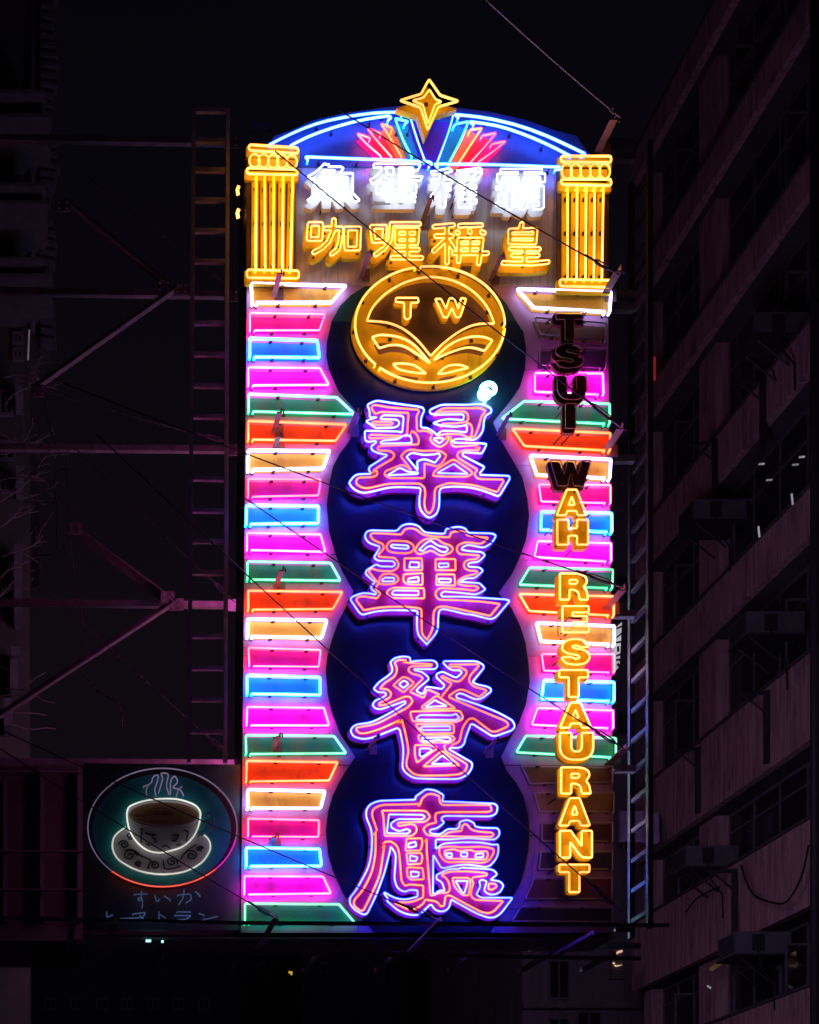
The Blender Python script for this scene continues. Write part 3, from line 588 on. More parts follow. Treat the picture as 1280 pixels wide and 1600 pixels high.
def tube_px(mb, pts, Y, r, closed, dip=.05, n=6):
    p3 = [at(x, y, Y) for x, y in pts]
    if not closed and dip: p3 = [p3[0]+Vector((0, dip, 0))]+p3+[p3[-1]+Vector((0, dip, 0))]
    mb.tube(p3, r, closed=closed, n=n)
for oo in (o1[:20], o1[20:46], o1[46:]): mb = MB(); tube_px(mb, oo, YE, .0125, False); sb(mb, 'ring_tube', M['amber'], emb, smooth=True)
for s in ("a 165,500 200,400 300,290 450,200 650,150 850,190 1000,280 1100,400 1145,520 1000,520 870,580 740,680 655,770 560,650 450,560 330,510 190,500",
          "a 205,625 260,605 400,615 520,670 640,810 650,825 560,760 450,690 350,680 260,710", "a 1130,650 1080,625 980,615 850,650 750,720 680,800 800,740 950,695 1070,730", "a 365,830 430,825 530,835 620,905 500,895 400,870", "a 710,905 780,840 880,835 945,860 860,880 760,905"):
    mb = MB(); tube_px(mb, smooth(parse(s, E0, SE), True, 2.2, 20), YE, .0115, True); sb(mb, 'tube', M['amber'], emb, smooth=True)
for c, l in (('T', "a 388,322 558,322 562,358 503,360 500,475 475,490 452,475 450,360 385,352"), ('W', "a 690,330 735,330 772,405 800,325 835,325 867,405 890,322 928,330 882,470 850,472 817,400 785,472 755,472")):
    lp = smooth(parse(l, E0, SE), True, 1.8, 4)
    x0, y0 = min(p[0] for p in lp)-8, min(p[1] for p in lp)-8
    mask = dilate(raster_poly([lp], x0, y0, 140, 100, .5), 3)
    cs = contours(blur(mask, 1), x0, y0, .5, keep=3)
    mb = MB(); mb.prism([[(lambda v: (v.x, v.z))(at(x, y, YE-.02)) for x, y in c_] for c_ in cs], FE-.035, FE-.0045)
    o = sb(mb, 'emblem_letter', M['yellow'], emb)
    mb = MB(); tube_px(mb, lp, YE-.02, .010, True); sb(mb, 'tube', M['amber'], emb, smooth=True)
mb = MB(); rr = random.Random(3)
for i in range(0, 70, 6):
    x, y = o1[i]; f = at(x, y, YE); mb.tube([(f.x, FE, f.z), (f.x, YE, f.z)], .006, n=5); mb.box(f.x-.018, f.x+.018, FE-.012, FE-.001, f.z-.03, f.z+.004)
for s in ("a 330,540 345,555", "a 975,540 980,560", "a 545,780 550,790", "a 740,780 745,790", "a 965,650 968,665", "a 340,640 345,650", "a 1090,430 1095,440"):
    x, y = parse(s, E0, SE)[0]; f = at(x, y, FE); mb.box(f.x-.02, f.x+.02, FE-.014, FE-.0045, f.z-.03, f.z+.01)
sb(mb, 'tube_support', M['clip'], emb)
# teal-white lamp coil beside the emblem
mb = MB()
tube_px(mb, ell(763, 608, 10.5, 8.5, 22), D-.16, .026, True, n=8); tube_px(mb, ell(757, 616, 7, 6, 20), D-.15, .03, True, n=8)
mb.tube([at(758, 622, D-.14), at(757, 628, D-.03)], .02, n=6)
o = sb(mb, 'lamp_coil', M['lamp'], smooth=True)

# ---- star
YS_, FS_ = D-.30, D-.20
so = [(670.5, 124), (688, 149), (716.5, 158), (685, 167), (668.5, 203), (657, 168), (625, 157), (658, 147)]
si = [(671, 140), (681, 155.5), (690, 159), (680, 163), (669, 193), (661, 164), (645, 157), (662, 152.5)]
mb = MB(); cxy = (670, 160)
pan_s = [(cxy[0]+(x-cxy[0])*1.06, cxy[1]+(y-cxy[1])*1.06) for x, y in smooth(so, True, 2, 2)]
mb.prism([[(lambda v: (v.x, v.z))(at(x, y, YS_)) for x, y in pan_s]], FS_, FS_+.07)
star = sb(mb, 'star', M['yellow'])
mb = MB(); tube_px(mb, smooth(so, True, 3, 3), YS_, .012, True); tube_px(mb, smooth(si, True, 2, 2), YS_, .010, True); sb(mb, 'tube', M['amber'], star, smooth=True)
mb = MB(); c0 = at(670, 150, YS_); c1 = at(668, 180, YS_)
for c in (c0, c1): mb.tube([(c.x, FS_+.07, c.z), (c.x, D+.02, c.z-.05)], .02, n=6)
mb.box(c0.x-.02, c0.x+.02, FS_-.01, FS_-.001, c0.z-.03, c0.z+.01); sb(mb, 'tube_support', M['clip'], star)

# ---- arch neon and sun rays
M['rayteal'] = mat('teal_glow_paint', (.02, .40, .42), .5, 0, .12, 6); M['rayorange'] = mat('orange_glow_paint', (.85, .28, .05), .5, 0, .12, 6)
M['rayred'] = mat('red_glow_paint', (.80, .03, .05), .5, 0, .12, 6); M['raymag'] = mat('magenta_glow_paint', (.55, .02, .30), .5, 0, .12, 6); M['raypurple'] = mat('violet_glow_paint', (.14, .02, .30), .5, 0, .12, 6)
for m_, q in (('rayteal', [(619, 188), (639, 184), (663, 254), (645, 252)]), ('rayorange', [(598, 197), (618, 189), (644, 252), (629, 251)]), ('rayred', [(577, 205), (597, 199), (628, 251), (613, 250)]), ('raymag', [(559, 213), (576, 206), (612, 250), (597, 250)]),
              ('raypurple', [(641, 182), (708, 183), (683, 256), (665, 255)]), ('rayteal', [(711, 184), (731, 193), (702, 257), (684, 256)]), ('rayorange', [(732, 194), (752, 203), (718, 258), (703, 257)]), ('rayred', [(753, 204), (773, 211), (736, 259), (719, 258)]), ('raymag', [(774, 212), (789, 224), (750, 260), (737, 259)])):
    mb = MB(); mb.prism([[(lambda v: (v.x, v.z))(at(x, y-3, D-.11)) for x, y in q]], D-.018, D-.0125); sb(mb, 'ray_glow_panel', M[m_])  # wedges painted with the coloured glow of the ray tubes
YA = D-.11
for key, m, r, ls in (('arch_tube', 'arc', .0155, [[(421, 226), (457.5, 207.5), (495, 192.5), (532.5, 184), (582, 176), (632, 175), (635, 178), (628, 180)], [(454, 227.5), (480, 214), (520, 199), (570, 186), (607.5, 181), (612, 184), (607, 187)],
                                [(716, 184), (711, 179), (750, 182.5), (802, 193), (853, 211), (915, 240.5), (909, 243)], [(740, 195), (733.5, 190), (776, 195.4), (814.7, 208), (853, 224), (892, 244)],
                                [(481, 250), (477, 245), (570, 248.7), (670, 252.5), (676, 256), (671, 259)], [(684, 261), (679, 256), (763, 257), (875, 261), (875, 265), (868, 265)]]),
                      ('ray_tube', 'arc', .012, [[(658, 181), (652, 175), (640, 175), (640, 180), (652.5, 220), (664, 251)], [(688, 179), (693.5, 175.5), (709, 177), (702.5, 203), (683, 254.7)]]),
                      ('ray_tube', 'greenray', .012, [[(632.5, 194), (638, 190), (617.5, 185), (630, 220), (643.7, 245)], [(709, 198), (711.6, 194), (732, 190), (722, 216), (702.5, 253)]]),
                      ('ray_tube', 'redray', .011, [[(577.5, 219), (579, 216), (559, 209), (570, 222.5), (595, 243.7), (596, 247)], [(594, 213), (596, 209), (575, 201), (585, 215), (612.5, 246)],
                                 [(752, 215), (754, 212), (775, 208), (758, 229), (736, 253)], [(767, 228), (769, 225), (790, 221), (771, 236.6), (747.6, 253)]]),
                      ('ray_tube', 'O', .011, [[(612, 204), (613, 200), (596, 193.7), (605, 207.5), (627.5, 245)], [(733, 207), (735, 203), (753, 200.5), (737, 224), (718, 253)]])):
    for l in ls:
        mb = MB(); tube_px(mb, smooth(l, False, 2, 30), YA, r, False); o = sb(mb, key, M[m], smooth=True)
mb = MB()
for x, y in ((497, 192), (560, 180), (600, 175), (520, 199), (580, 184), (760, 184), (820, 198), (880, 223), (800, 202), (850, 223), (500, 246), (560, 248), (640, 251), (720, 256), (800, 258), (860, 260), (640, 200), (660, 240), (703, 200), (622, 200)):
    f = at(x, y, YA); mb.tube([(f.x, D-.012, f.z), (f.x, YA, f.z)], .006, n=5); mb.box(f.x-.016, f.x+.016, D-.022, D-.0125, f.z-.018, f.z+.018)
sb(mb, 'arch_tube_support', M['clip'])

# ---- columns
def column(top, circ, ry, mid, shafts, base, pan, capital):
    (px0, px1, py0, py1) = pan
    mb = MB(); mb.prism([[(lambda v: (v.x, v.z))(at(x, y, D-.13)) for x, y in [(px0, py0), (px0, py1), (px1, py1), (px1, py0)]]], D-.05, D-.004)
    o = sb(mb, 'column', M['olddark'])  # dark back plate stands in for shadow lines between the flutes
    for xt, yt, xb, yb in shafts:
        mb = MB(); mb.prism([[(lambda v: (v.x, v.z))(at(x, y, D-.13)) for x, y in [(xt-5.6, yt-2), (xb-5.6, yb+3), (xb+5.6, yb+3), (xt+5.6, yt-2)]]], D-.066, D-.051); sb(mb, 'flute', M['yellow'], o)
    for q, gr in ((top, 3.5), (mid, 3.0), (base, 3.5), (capital, 0)):
        mb = MB(); qq = [(q[0][0]-gr, q[0][1]-gr), (q[3][0]-gr, q[3][1]+gr+2), (q[2][0]+gr, q[2][1]+gr+2), (q[1][0]+gr, q[1][1]-gr)]
        mb.prism([[(lambda v: (v.x, v.z))(at(x, y, D-.13)) for x, y in smooth(qq, True, 3, 3)]], D-.085, D-.0505); sb(mb, 'moulding', M['yellow'], o)
    for q in (top, mid, base): tubes([[at(x, y, D-.15) for x, y in smooth(q, True, 4.4, 4.4)]], 'moulding_tube', M['amber'], o, .013)
    for cx, cy in circ: tubes([[at(x, y, D-.15) for x, y in ell(cx, cy, 8.2, ry, 16)]], 'capital_tube', M['amber'], o, .0115)
    for xt, yt, xb, yb in shafts: mb = MB(); tube_px(mb, [(xt, yt), (xb, yb)], D-.14, .014, False); sb(mb, 'shaft_tube', M['amber'], o, smooth=True)
    mb = MB()
    for xt, yt, xb, yb in shafts:
        for t in (.08, .45, .93):
            f = at(xt+(xb-xt)*t, yt+(yb-yt)*t, D-.14); mb.tube([(f.x, D-.055, f.z), (f.x, D-.14, f.z)], .006, n=5); mb.box(f.x-.014, f.x+.014, D-.076, D-.0665, f.z-.03, f.z+.01)
    sb(mb, 'tube_support', M['clip'], o)
column([(389, 226), (466, 231), (466, 240), (389, 235)], [(398, 251), (412, 251), (427, 252), (441, 252), (456, 253)], 10.5, [(386, 262.5), (465, 265), (465, 273.5), (386, 271.5)],
       [(400.5, 275, 399.5, 420), (413.7, 276, 414.5, 420), (428, 275, 427, 420), (442.5, 276, 441, 420), (457.5, 277, 454, 420)], [(386, 421.5), (467, 423), (467, 435), (386, 434)], (387, 464, 240, 432), [(390, 240), (463, 243), (463, 262), (390, 260)])
column([(876.5, 244), (955, 244), (955, 254), (877, 253)], [(886, 267.6), (900, 267.6), (915, 267.6), (930, 267.6), (945, 267.6)], 12, [(876.5, 280.5), (955, 280), (955, 290), (878, 288.5)],
       [(887, 292, 887, 435), (902, 292, 901, 435), (916, 292, 915, 435), (929.4, 292, 928, 435), (943, 292, 940.5, 435)], [(875, 436.5), (955, 438), (955, 449), (875, 447)], (876, 953, 256, 445), [(879, 256), (952, 256), (952, 279), (879, 277)])

# ---- brackets standing out of the face, and the bulbs on the left flank
def bracket(bx, by, d, w=.07, m='bracket', Yb=D):
    b = at(bx, by, Yb); mb = MB(); mb.angle(b, b+Vector((0, -d, 0)), w, .012, up=(0, 0, 1)); mb.box(b.x-.02, b.x+w+.02, Yb-.02, Yb-.0075, b.z-.05, b.z+.09)
    mb.tube([b+Vector((w*.4, -d+.04, .01)), b+Vector((w*.4, -d+.04, .06))], .01, n=6)
    return sb(mb, 'bracket', M[m])
for x, y in ((432, 466), (432, 677), (434, 700), (434.7, 919), (430, 1172), (550, 677), (781, 682), (568, 434), (662, 351), (770, 439), (579, 1173), (761, 1178), (428, 1318)):
    bracket(x, y, .36 if y not in (700, 1318) else .2, .05 if 550 < x < 800 else .06)
for x, y, d in ((940, 238, .42), (948, 466, .40), (950, 708, .42), (953, 953, .42), (955, 1196, .42)): bracket(x, y, d, .085)
mb = MB()
for y in (300, 336):
    a = at(375, y, D+.25); mb.tube([a+Vector((-.02, -.05, .03)), a+Vector((-.035, -.03, 0)), a+Vector((-.02, .0, -.04))], .02, n=6)
sb(mb, 'side_bulb', M['amber'])
# unseen reverse side of the sign: some lower stripes, strengthened to light the street
for c, q in Lq[7::2]:
    tl, tr, br, bl = [(q[i], q[i+1]) for i in (0, 2, 4, 6)]
    mb = MB(); mb.tube([at(x, y, D)+Vector((0, .74, 0)) for x, y in (tl, tr, br, bl)], .028, closed=True, n=5)
    sb(mb, 'reverse_tube', M['rev'+c])
for c_, rim_ in (('P', (18., 2., 14.)), ('R', (18., 2.4, 7.)), ('B', (3., 5., 24.)), ('G', (3., 6., 5.)), ('O', (18., 5., 3.)), ('W', (12., 8., 12.))): M['rev'+c_] = neon('reverse_side_%s_gas' % c_.lower(), rim_, rim_, 5.0)
for c, lit, q in Rq[10::2]:
    tl, tr, br, bl = [(q[i], q[i+1]) for i in (0, 2, 4, 6)]
    mb = MB(); mb.tube([at(x, y, D)+Vector((0, .74, 0)) for x, y in (tl, tr, br, bl)], .028, closed=True, n=5)
    sb(mb, 'reverse_tube', M['rev'+c])

# ================================================================== SUPPORTING STEELWORK
def thing_mesh(mb, name, m, label, cat, group=None, **k):
    return tag(mb.build(name, M[m] if isinstance(m, str) else m, **k), label, cat, group)
def rig(name, label, cat, loc):
    e_ = empty(name, loc); bpy.context.view_layer.update(); return tag(e_, label, cat)
def part(mb, name, m, root, **k):
    o = mb.build(name, M[m] if isinstance(m, str) else m, root, **k); o.matrix_parent_inverse = root.matrix_world.inverted(); return o
# left ladder frame, behind the face plane
YB = D-.02
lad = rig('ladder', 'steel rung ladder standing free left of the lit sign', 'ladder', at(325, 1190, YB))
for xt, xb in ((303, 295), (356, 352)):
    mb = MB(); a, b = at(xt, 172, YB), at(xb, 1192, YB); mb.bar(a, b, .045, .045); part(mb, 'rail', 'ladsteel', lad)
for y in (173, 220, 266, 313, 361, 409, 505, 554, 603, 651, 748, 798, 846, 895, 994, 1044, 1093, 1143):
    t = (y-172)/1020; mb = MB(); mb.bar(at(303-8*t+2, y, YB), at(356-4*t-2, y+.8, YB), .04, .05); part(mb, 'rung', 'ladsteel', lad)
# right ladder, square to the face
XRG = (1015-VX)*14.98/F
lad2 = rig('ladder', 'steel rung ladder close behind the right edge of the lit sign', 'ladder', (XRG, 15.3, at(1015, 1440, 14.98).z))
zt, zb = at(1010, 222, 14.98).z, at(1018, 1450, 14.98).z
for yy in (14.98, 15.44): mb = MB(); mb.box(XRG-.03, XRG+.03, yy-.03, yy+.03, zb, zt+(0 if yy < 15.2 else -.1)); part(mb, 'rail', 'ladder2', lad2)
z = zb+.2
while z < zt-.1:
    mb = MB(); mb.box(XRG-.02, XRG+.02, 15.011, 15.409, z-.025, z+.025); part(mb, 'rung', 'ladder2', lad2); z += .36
# truss carrying the sign from the building on the left
YR = YB; YB = 16.2
tr_ = rig('support_truss', 'steel arms and diagonal braces carrying the sign from the left building', 'sign support', at(60, 1190, YB+.1))
for (xa, ya, xb, yb) in ((95, 217, 372, 223), (70, 455, 372, 462), (100, 700, 372, 703), (20, 941, 372, 946), (0, 1190, 378, 1193)):
    mb = MB(); mb.bar(at(xa-150, ya-1, YB+.1), at(xb, yb, YB+.1), .06, .075); part(mb, 'arm', 'armsteel', tr_)
for (xa, ya, xb, yb) in ((283, 452, 55, 613), (120, 828, 268, 938), (278, 943, -20, 1137), (255, 447, 100, 320)):
    mb = MB(); a, b = at(xa, ya, YB+.02), at(xb, yb, YB+.05); mb.angle(a, b, .085, .015, up=(0, -1, 0)); part(mb, 'brace', 'armsteel', tr_)
for y in (225, 247, 462, 482, 718, 960, 1202, 1450):
    mb = MB(); a = at(XR(y)+1, y, D+.3); mb.box(a.x, XRG-.031, a.y-.035, a.y+.035, a.z-.04, a.z+.04); part(mb, 'arm', 'armsteel', tr_)
mb = MB(); a, b = at(390, 198, D+.35), at(425, 200, D+.35); mb.box(a.x, b.x, a.y-.03, a.y+.03, a.z-.04, a.z+.04); part(mb, 'arm', 'armsteel', tr_)
for (x, y) in ((283, 452), (60, 611), (262, 934), (276, 945), (118, 826), (256, 448), (98, 322), (362, 223), (362, 462), (362, 703), (362, 946)):
    a = at(x, y, YB-.04); mb = MB(); mb.box(a.x-.09, a.x+.09, a.y-.012, a.y, a.z-.075, a.z+.075); part(mb, 'gusset_plate', 'armsteel', tr_)
    mb = MB()
    for i in (-1, 1):
        for j in (-1, 1): mb.tube([(a.x+i*.05, a.y-.03, a.z+j*.04), (a.x+i*.05, a.y-.011, a.z+j*.04)], .012, n=6)
    part(mb, 'bolt', 'steel', tr_)['kind'] = 'stuff'
# walkway under the sign
wk = rig('catwalk', 'dark steel walkway frame running under the lit sign', 'walkway', at(500, 1490, D))
for (x0, y0_, x1, y1_, Y, h) in ((-60, 1433, 370, 1442, 14.62, .03), (370, 1442, 1045, 1446, 14.62, .034), (115, 1484, 1000, 1498, 14.75, .035), (115, 1472, 1000, 1478, 15.7, .06)):
    mb = MB(); a, b = at(x0, y0_, Y), at(x1, y1_, Y); mb.bar(a, b, .05, h); part(mb, 'beam', 'steel', wk)
for x in (150, 260, 380, 500, 620, 740, 860, 960):
    mb = MB(); a = at(x, 1490, 14.78); mb.bar(a, Vector((a.x, 15.68, a.z+.02)), .05, .05); part(mb, 'joist', 'steel', wk)
mb = MB(); a, b = at(135, 1466, 15.1), at(955, 1466, 15.1)
for k in range(16):
    x = a.x+(b.x-a.x)*k/16
    mb2 = MB(); mb2.box(x+.006, x+(b.x-a.x)/16-.006, 15.04, 15.64, a.z-.02, a.z-.005); part(mb2, 'plank', 'steel', wk)
for (tx, ty, bx, by) in ((435, 1437, 403, 1492), (692, 1440, 640, 1493), (930, 1462, 872, 1495), (118, 1442, 112, 1490), (182, 1442, 172, 1490)):
    mb = MB(); mb.angle(at(bx, by, 14.95), at(tx, ty, 14.45), .07, .012); part(mb, 'strut', 'steel', wk)

# ---- guy wires
def wire(pts, label, r=.007, buckle=None, m='wire'):
    root = rig('guy_wire', label, 'cable', pts[-1]); root['group'] = 'guy wires bracing the sign'
    n = 24; P = []
    for i in range(len(pts)-1):
        a, b = pts[i], pts[i+1]; k = max(2, int(n/(len(pts)-1)))
        for j in range(k): t = j/k; p = a.lerp(b, t); P.append(p+Vector((0, 0, -.06*math.sin(math.pi*t)*(b-a).length/8)))
    P.append(pts[-1]); mb = MB(); mb.tube(P, r, n=5); part(mb, 'cable', m, root, smooth=True)
    if buckle:
        a, b = buckle; mb = MB(); d = (b-a); L = d.length; d.normalize(); s_ = d.cross(Vector((0, 1, 0))).normalized()*.024
        mb.tube([a, a+d*L*.2+s_, a+d*L*.8+s_, b, a+d*L*.8-s_, a+d*L*.2-s_], .008, closed=True, n=5)
        mb.tube([a-d*.12, a+d*L*.3], .01, n=5); mb.tube([b-d*L*.3, b+d*.1], .01, n=5)
        part(mb, 'turnbuckle', 'steel' , root)
    return root
def seg(p, q, Yp, Yq): return at(p[0], p[1], Yp), at(q[0], q[1], Yq)
WL = [((760, 0), (970, 184), 13.2, 14.55, 'thin wire running up out of view from the topmost right bracket'),
      ((530, 172), (967, 429), 14.6, 14.56, 'wire crossing the white characters to the bracket below the right column'),
      ((430, 236), (971, 668), 14.55, 14.56, 'wire crossing the round emblem to the bracket beside the green stripe'),
      ((300, 672), (974, 918), 14.6, 14.56, 'wire crossing between the first and second large characters'),
      ((381, 777), (978, 1172), 14.6, 14.56, 'wire starting at a blue stripe and crossing below the second large character'),
      ((340, 850), (971, 1424), 14.6, 14.56, 'wire crossing the third large character down to the lowest right corner'),
      ((60, 1163), (690, 1440), 14.6, 14.5, 'wire crossing the coffee cup and the lowest large character'),
      ((60, 1205), (436, 1438), 14.6, 14.45, 'wire crossing the coffee saucer to the strut below the stripes')]
for p, q, Yp, Yq, lab in WL:
    a, b = seg(p, q, Yp, Yq)
    a2 = a+(a-b)*(.0 if p[0] > 350 else .3)
    wire([a2, b], lab, .0075, buckle=(b.lerp(a, .09) if (b-a).length < 4 else a+(b-a)*(1-.45/(b-a).length), a+(b-a)*(1-.12/(b-a).length)), m='wire' if p[1] > 50 else 'steel')
for i, (p, q, lab) in enumerate((((170, 300), (366, 452), 'wire meeting the left ladder beside the top stripes'), ((85, 612), (366, 694), 'wire meeting the left ladder level with the first large character'),
                  ((200, 780), (366, 940), 'wire meeting the left ladder level with the second large character'), ((150, 990), (362, 1184), 'wire meeting the left ladder just above the coffee cup sign'))):
    a, b = seg(p, q, 15.9, 15.45); wire([a+(a-b)*.5, b], lab, .006, buckle=(a+(b-a)*(1-.38/(b-a).length), a+(b-a)*(1-.14/(b-a).length)), m='steel')

# ================================================================== COFFEE CUP SIGN
cs_ = rig('coffee_sign', 'dark teal square signboard with a dim neon coffee cup and saucer', 'sign', at(255, 1450, D+.05))
SCF = 1280/290; CO = dict(a=(110, 1170)); YC = D-.06
def cpx(s): return parse(s, CO, SCF)
M['coffboard'] = mat('grey_green_board', (.15, .24, .26), .5, .1, .2, 3, dirt_or_glow=(.1, .07, .06), dirt_or_glow_amt=.4)
M['coffteal'] = mat('teal_enamel', (.05, .52, .58), .5, 0, .15, 4)
M['cupface'] = mat('lilac_white_enamel', (.85, .76, .88), .5, 0, .12, 5)
M['swirl'] = mat('dark_swirl_paint', (.02, .02, .03), .5)
M['coffee'] = mat('coffee_brown_paint', (.36, .17, .10), .5, 0, .3, 9)
M['rust'] = mat('maroon_rim_paint', (.09, .015, .04), .5, 0, .2, 5)
mb = MB(); mb.prism([[w2(p) for p in [(131, 1191), (131, 1452), (377, 1452), (377.5, 1193)]]], D+.03, D+.25); part(mb, 'board', 'coffboard', cs_)
def flat(l, y0_, y1_, name, m):
    mb = MB(); mb.prism([[(lambda v: (v.x, v.z))(at(x, y, YC)) for x, y in l]], y0_, y1_); return part(mb, name, m, cs_)
flat(ell(254, 1293, 117, 93.5), D+.012, D+.029, 'rim_disc', 'rust'); flat(ell(253.5, 1294, 109, 88), D+.004, D+.0115, 'disc', 'coffteal')
cup = smooth(cpx("a 388,450 400,400 480,365 600,343 750,345 860,385 900,430 895,500 860,600 780,680 620,722 530,705 450,640 400,550"), True, 6, 30)
sau = smooth(cpx("a 380,540 300,600 285,680 320,760 450,840 620,872 800,850 920,780 970,690 960,630 925,590 700,540"), True, 6, 30)
flat(sau, -.004+D, D+.0035, 'saucer', 'cupface'); flat(cup, D-.012, D-.0045, 'cup', 'cupface')
flat(ell(110+648/SCF, 1170+445/SCF, 240/SCF, 85/SCF), D-.017, D-.0125, 'coffee', 'coffee')
def ctube(l, r, m, closed=False, name='tube', dy=0):
    mb = MB(); tube_px(mb, l, YC+dy, r, closed, dip=.03); return part(mb, name, m, cs_, smooth=True)
ctube(cup, .0105, 'cupwhite', True)
ctube(smooth(cpx("a 380,540 300,600 285,680 320,760 450,840 620,872 800,850 920,780 970,690 960,630 925,595"), False, 6, 30), .0105, 'cupwhite')
E_ = lambda a0, a1: ell(254, 1293, 116.5, 92.5, 40, a0, a1)
ctube(E_(45, 132), .0095, 'cupred'); ctube(E_(12, 44), .009, 'cuppink'); ctube(E_(133, 225), .008, 'faint'); ctube(E_(226, 320), .008, 'faint'); ctube(E_(321, 371), .008, 'faint')
ctube(smooth(cpx("a 400,455 480,505 640,535 800,520 890,465"), False, 6, 30), .007, 'glassoff')
for l in ("a 895,470 960,440 995,480 980,560 880,600", "a 900,520 955,480 940,550 885,580"): ctube(smooth(cpx(l), False, 5, 10), .008, 'glassoff')
for i, l in enumerate(("a 430,470 560,450 720,455 700,480 520,485 450,470", "a 560,430 700,430 690,445 600,445", "a 590,408 680,408")): ctube(smooth(cpx(l), False, 5, 10), .007, M['coffring'] if 'coffring' in M else 'glassoff', dy=-.02)
for l in ("a 505,260 560,240 570,190 610,175 600,230 580,280 590,320", "a 530,330 520,290 540,250", "a 610,300 640,200 620,165 680,170 660,260 680,310", "a 690,310 690,220 720,180 745,230 700,270 760,280 780,320", "a 730,330 745,280 770,260"):
    ctube(smooth(cpx(l), False, 5, 10), .0085, 'faint', name='steam_tube')
# painted scrolls
def scroll(cx, cy, r, d=1, turns=1.6, a0=0):
    return [(cx+r*(1-.8*t)*math.cos(a0+d*turns*2*math.pi*t), cy+.8*r*(1-.8*t)*math.sin(a0+d*turns*2*math.pi*t)) for t in [i/22 for i in range(23)]]
mb = MB()
for (x, y, r, d, a) in ((370, 660, 38, 1, 3), (410, 735, 50, -1, 0), (580, 805, 42, 1, 2.5), (700, 780, 42, -1, 0.5), (835, 735, 48, 1, 3.5), (895, 690, 26, -1, 0), (470, 790, 26, 1, 1), (410, 600, 30, -1, 2)):
    l = scroll(110+x/SCF, 1170+y/SCF, r/SCF, d, 1.5, a); mb.tube([at(px, py, D-.0045) for px, py in l], .008, n=4)
for s in ("a 440,720 520,750 560,770 530,830", "a 640,770 650,830 700,830 760,810", "a 760,760 800,700 870,660", "a 380,700 430,690 480,730"): mb.tube([at(px, py, D-.0045) for px, py in smooth(cpx(s), False, 3, 9)], .008, n=4)
part(mb, 'scroll_print', 'swirl', cs_)
mb = MB()
for s in ("a 480,555 500,550 485,600 490,650", "a 515,580 560,600 590,590", "a 560,610 600,640 570,650", "a 520,655 550,670", "a 700,600 750,590 730,640 700,630", "a 780,560 815,570 800,640", "a 730,665 760,660", "a 630,680 660,665 690,690"):
    mb.tube([at(px, py, D-.0125) for px, py in smooth(cpx(s), False, 3, 9)], .009, n=4)
part(mb, 'scroll_print', 'swirl', cs_)
# Japanese lettering in unlit tube, with an added glow for its reflected light
M['jp'] = neon('added_blue_glow', (.04, .06, .14), (.02, .04, .10), 1)
JP = [["a 440,1005 530,1000", "a 490,980 492,1040 470,1050 465,1030 490,1025 500,1060 495,1095"],
      ["a 585,1010 590,1045 605,1055 615,1035", "a 650,1015 690,1045"],
      ["a 740,1010 830,1000 835,1040 800,1060", "a 785,970 780,1030 750,1070", "a 865,985 895,1015"],
      ["a 250,1125 252,1165 290,1145"], ["a 430,1140 520,1128 500,1165 340,1172", "a 480,1150 510,1180"], ["a 612,1122 612,1180", "a 614,1142 655,1165"],
      ["a 735,1125 830,1125", "a 720,1150 835,1150 800,1175 740,1180"], ["a 890,1135 925,1150", "a 915,1180 960,1170 1015,1155"]]
for ch in JP:
    mb = MB()
    for s in ch: tube_px(mb, smooth(cpx(s), False, 3, 9), YC, .008, False, dip=.03)
    part(mb, 'kana_tube', 'jp', cs_, smooth=True)
mb = MB()
for x, y, s_ in ((232, 1470, .03), (254, 1471, .012)):
    a = at(x, y, 15.0); mb.box(a.x-s_, a.x+s_, 14.98, 15.02, a.z-.012, a.z+.008)
part(mb, 'work_light', neon('small_cyan_lamp', (.9, 2.2, 2.4), (.5, 1.5, 1.7), 1), cs_)

#@@BUILDINGS@@
# ================================================================== TENEMENT ON THE RIGHT (its front runs along the street)
X0 = 14.0
M['plaster'] = mat('stained_pink_plaster', (.54, .27, .29), .85, 0, .38, 2.2, streak=True, dirt_or_glow=(.07, .05, .06), dirt_or_glow_amt=.8, bump=.25)
M['plaster2'] = mat('grey_plaster', (.20, .15, .18), .85, 0, .2, 1.2, streak=True, dirt_or_glow=(.06, .05, .06), dirt_or_glow_amt=.7)
M['soffit'] = mat('dark_concrete', (.09, .07, .08), .9, 0, .25, 2)  # darker concrete for slabs, sills and the left tower
M['frame'] = mat('old_aluminium', (.22, .20, .23), .5, .5, .15, 6)
M['glass'] = mat('dark_window_glass', (.02, .018, .026), .08, 0, .1, 3, spec=.6)
M['acwhite'] = mat('aged_white_enamel', (.13, .12, .14), .55, 0, .15, 6, dirt_or_glow=(.12, .09, .08), dirt_or_glow_amt=.7)
M['grille'] = mat('black_grille', (.03, .03, .035), .6)
M['pipe'] = mat('dark_drain_pipe', (.045, .035, .045), .6, .1, .2, 4)
def zr(r): return CZ+r*X0
ten = rig('tenement', 'long stained pink tenement seen from below at the right, with ribbon windows', 'building', (X0, 25, 0))
bpy.context.view_layer.update()
Y0t, Y1t = 17.5, 30.2
bands = [(-.114, .12), (.265, .38), (.485, .597), (.70, .813), (.965, 1.027), (1.18, 1.243), (1.413, 1.457), (1.63, 1.675), (1.845, 1.89)]
mb = MB(); mb.box(X0+.95, X0+9, Y0t, Y1t, 0, zr(1.95)); part(mb, 'core_wall', 'plaster2', ten)
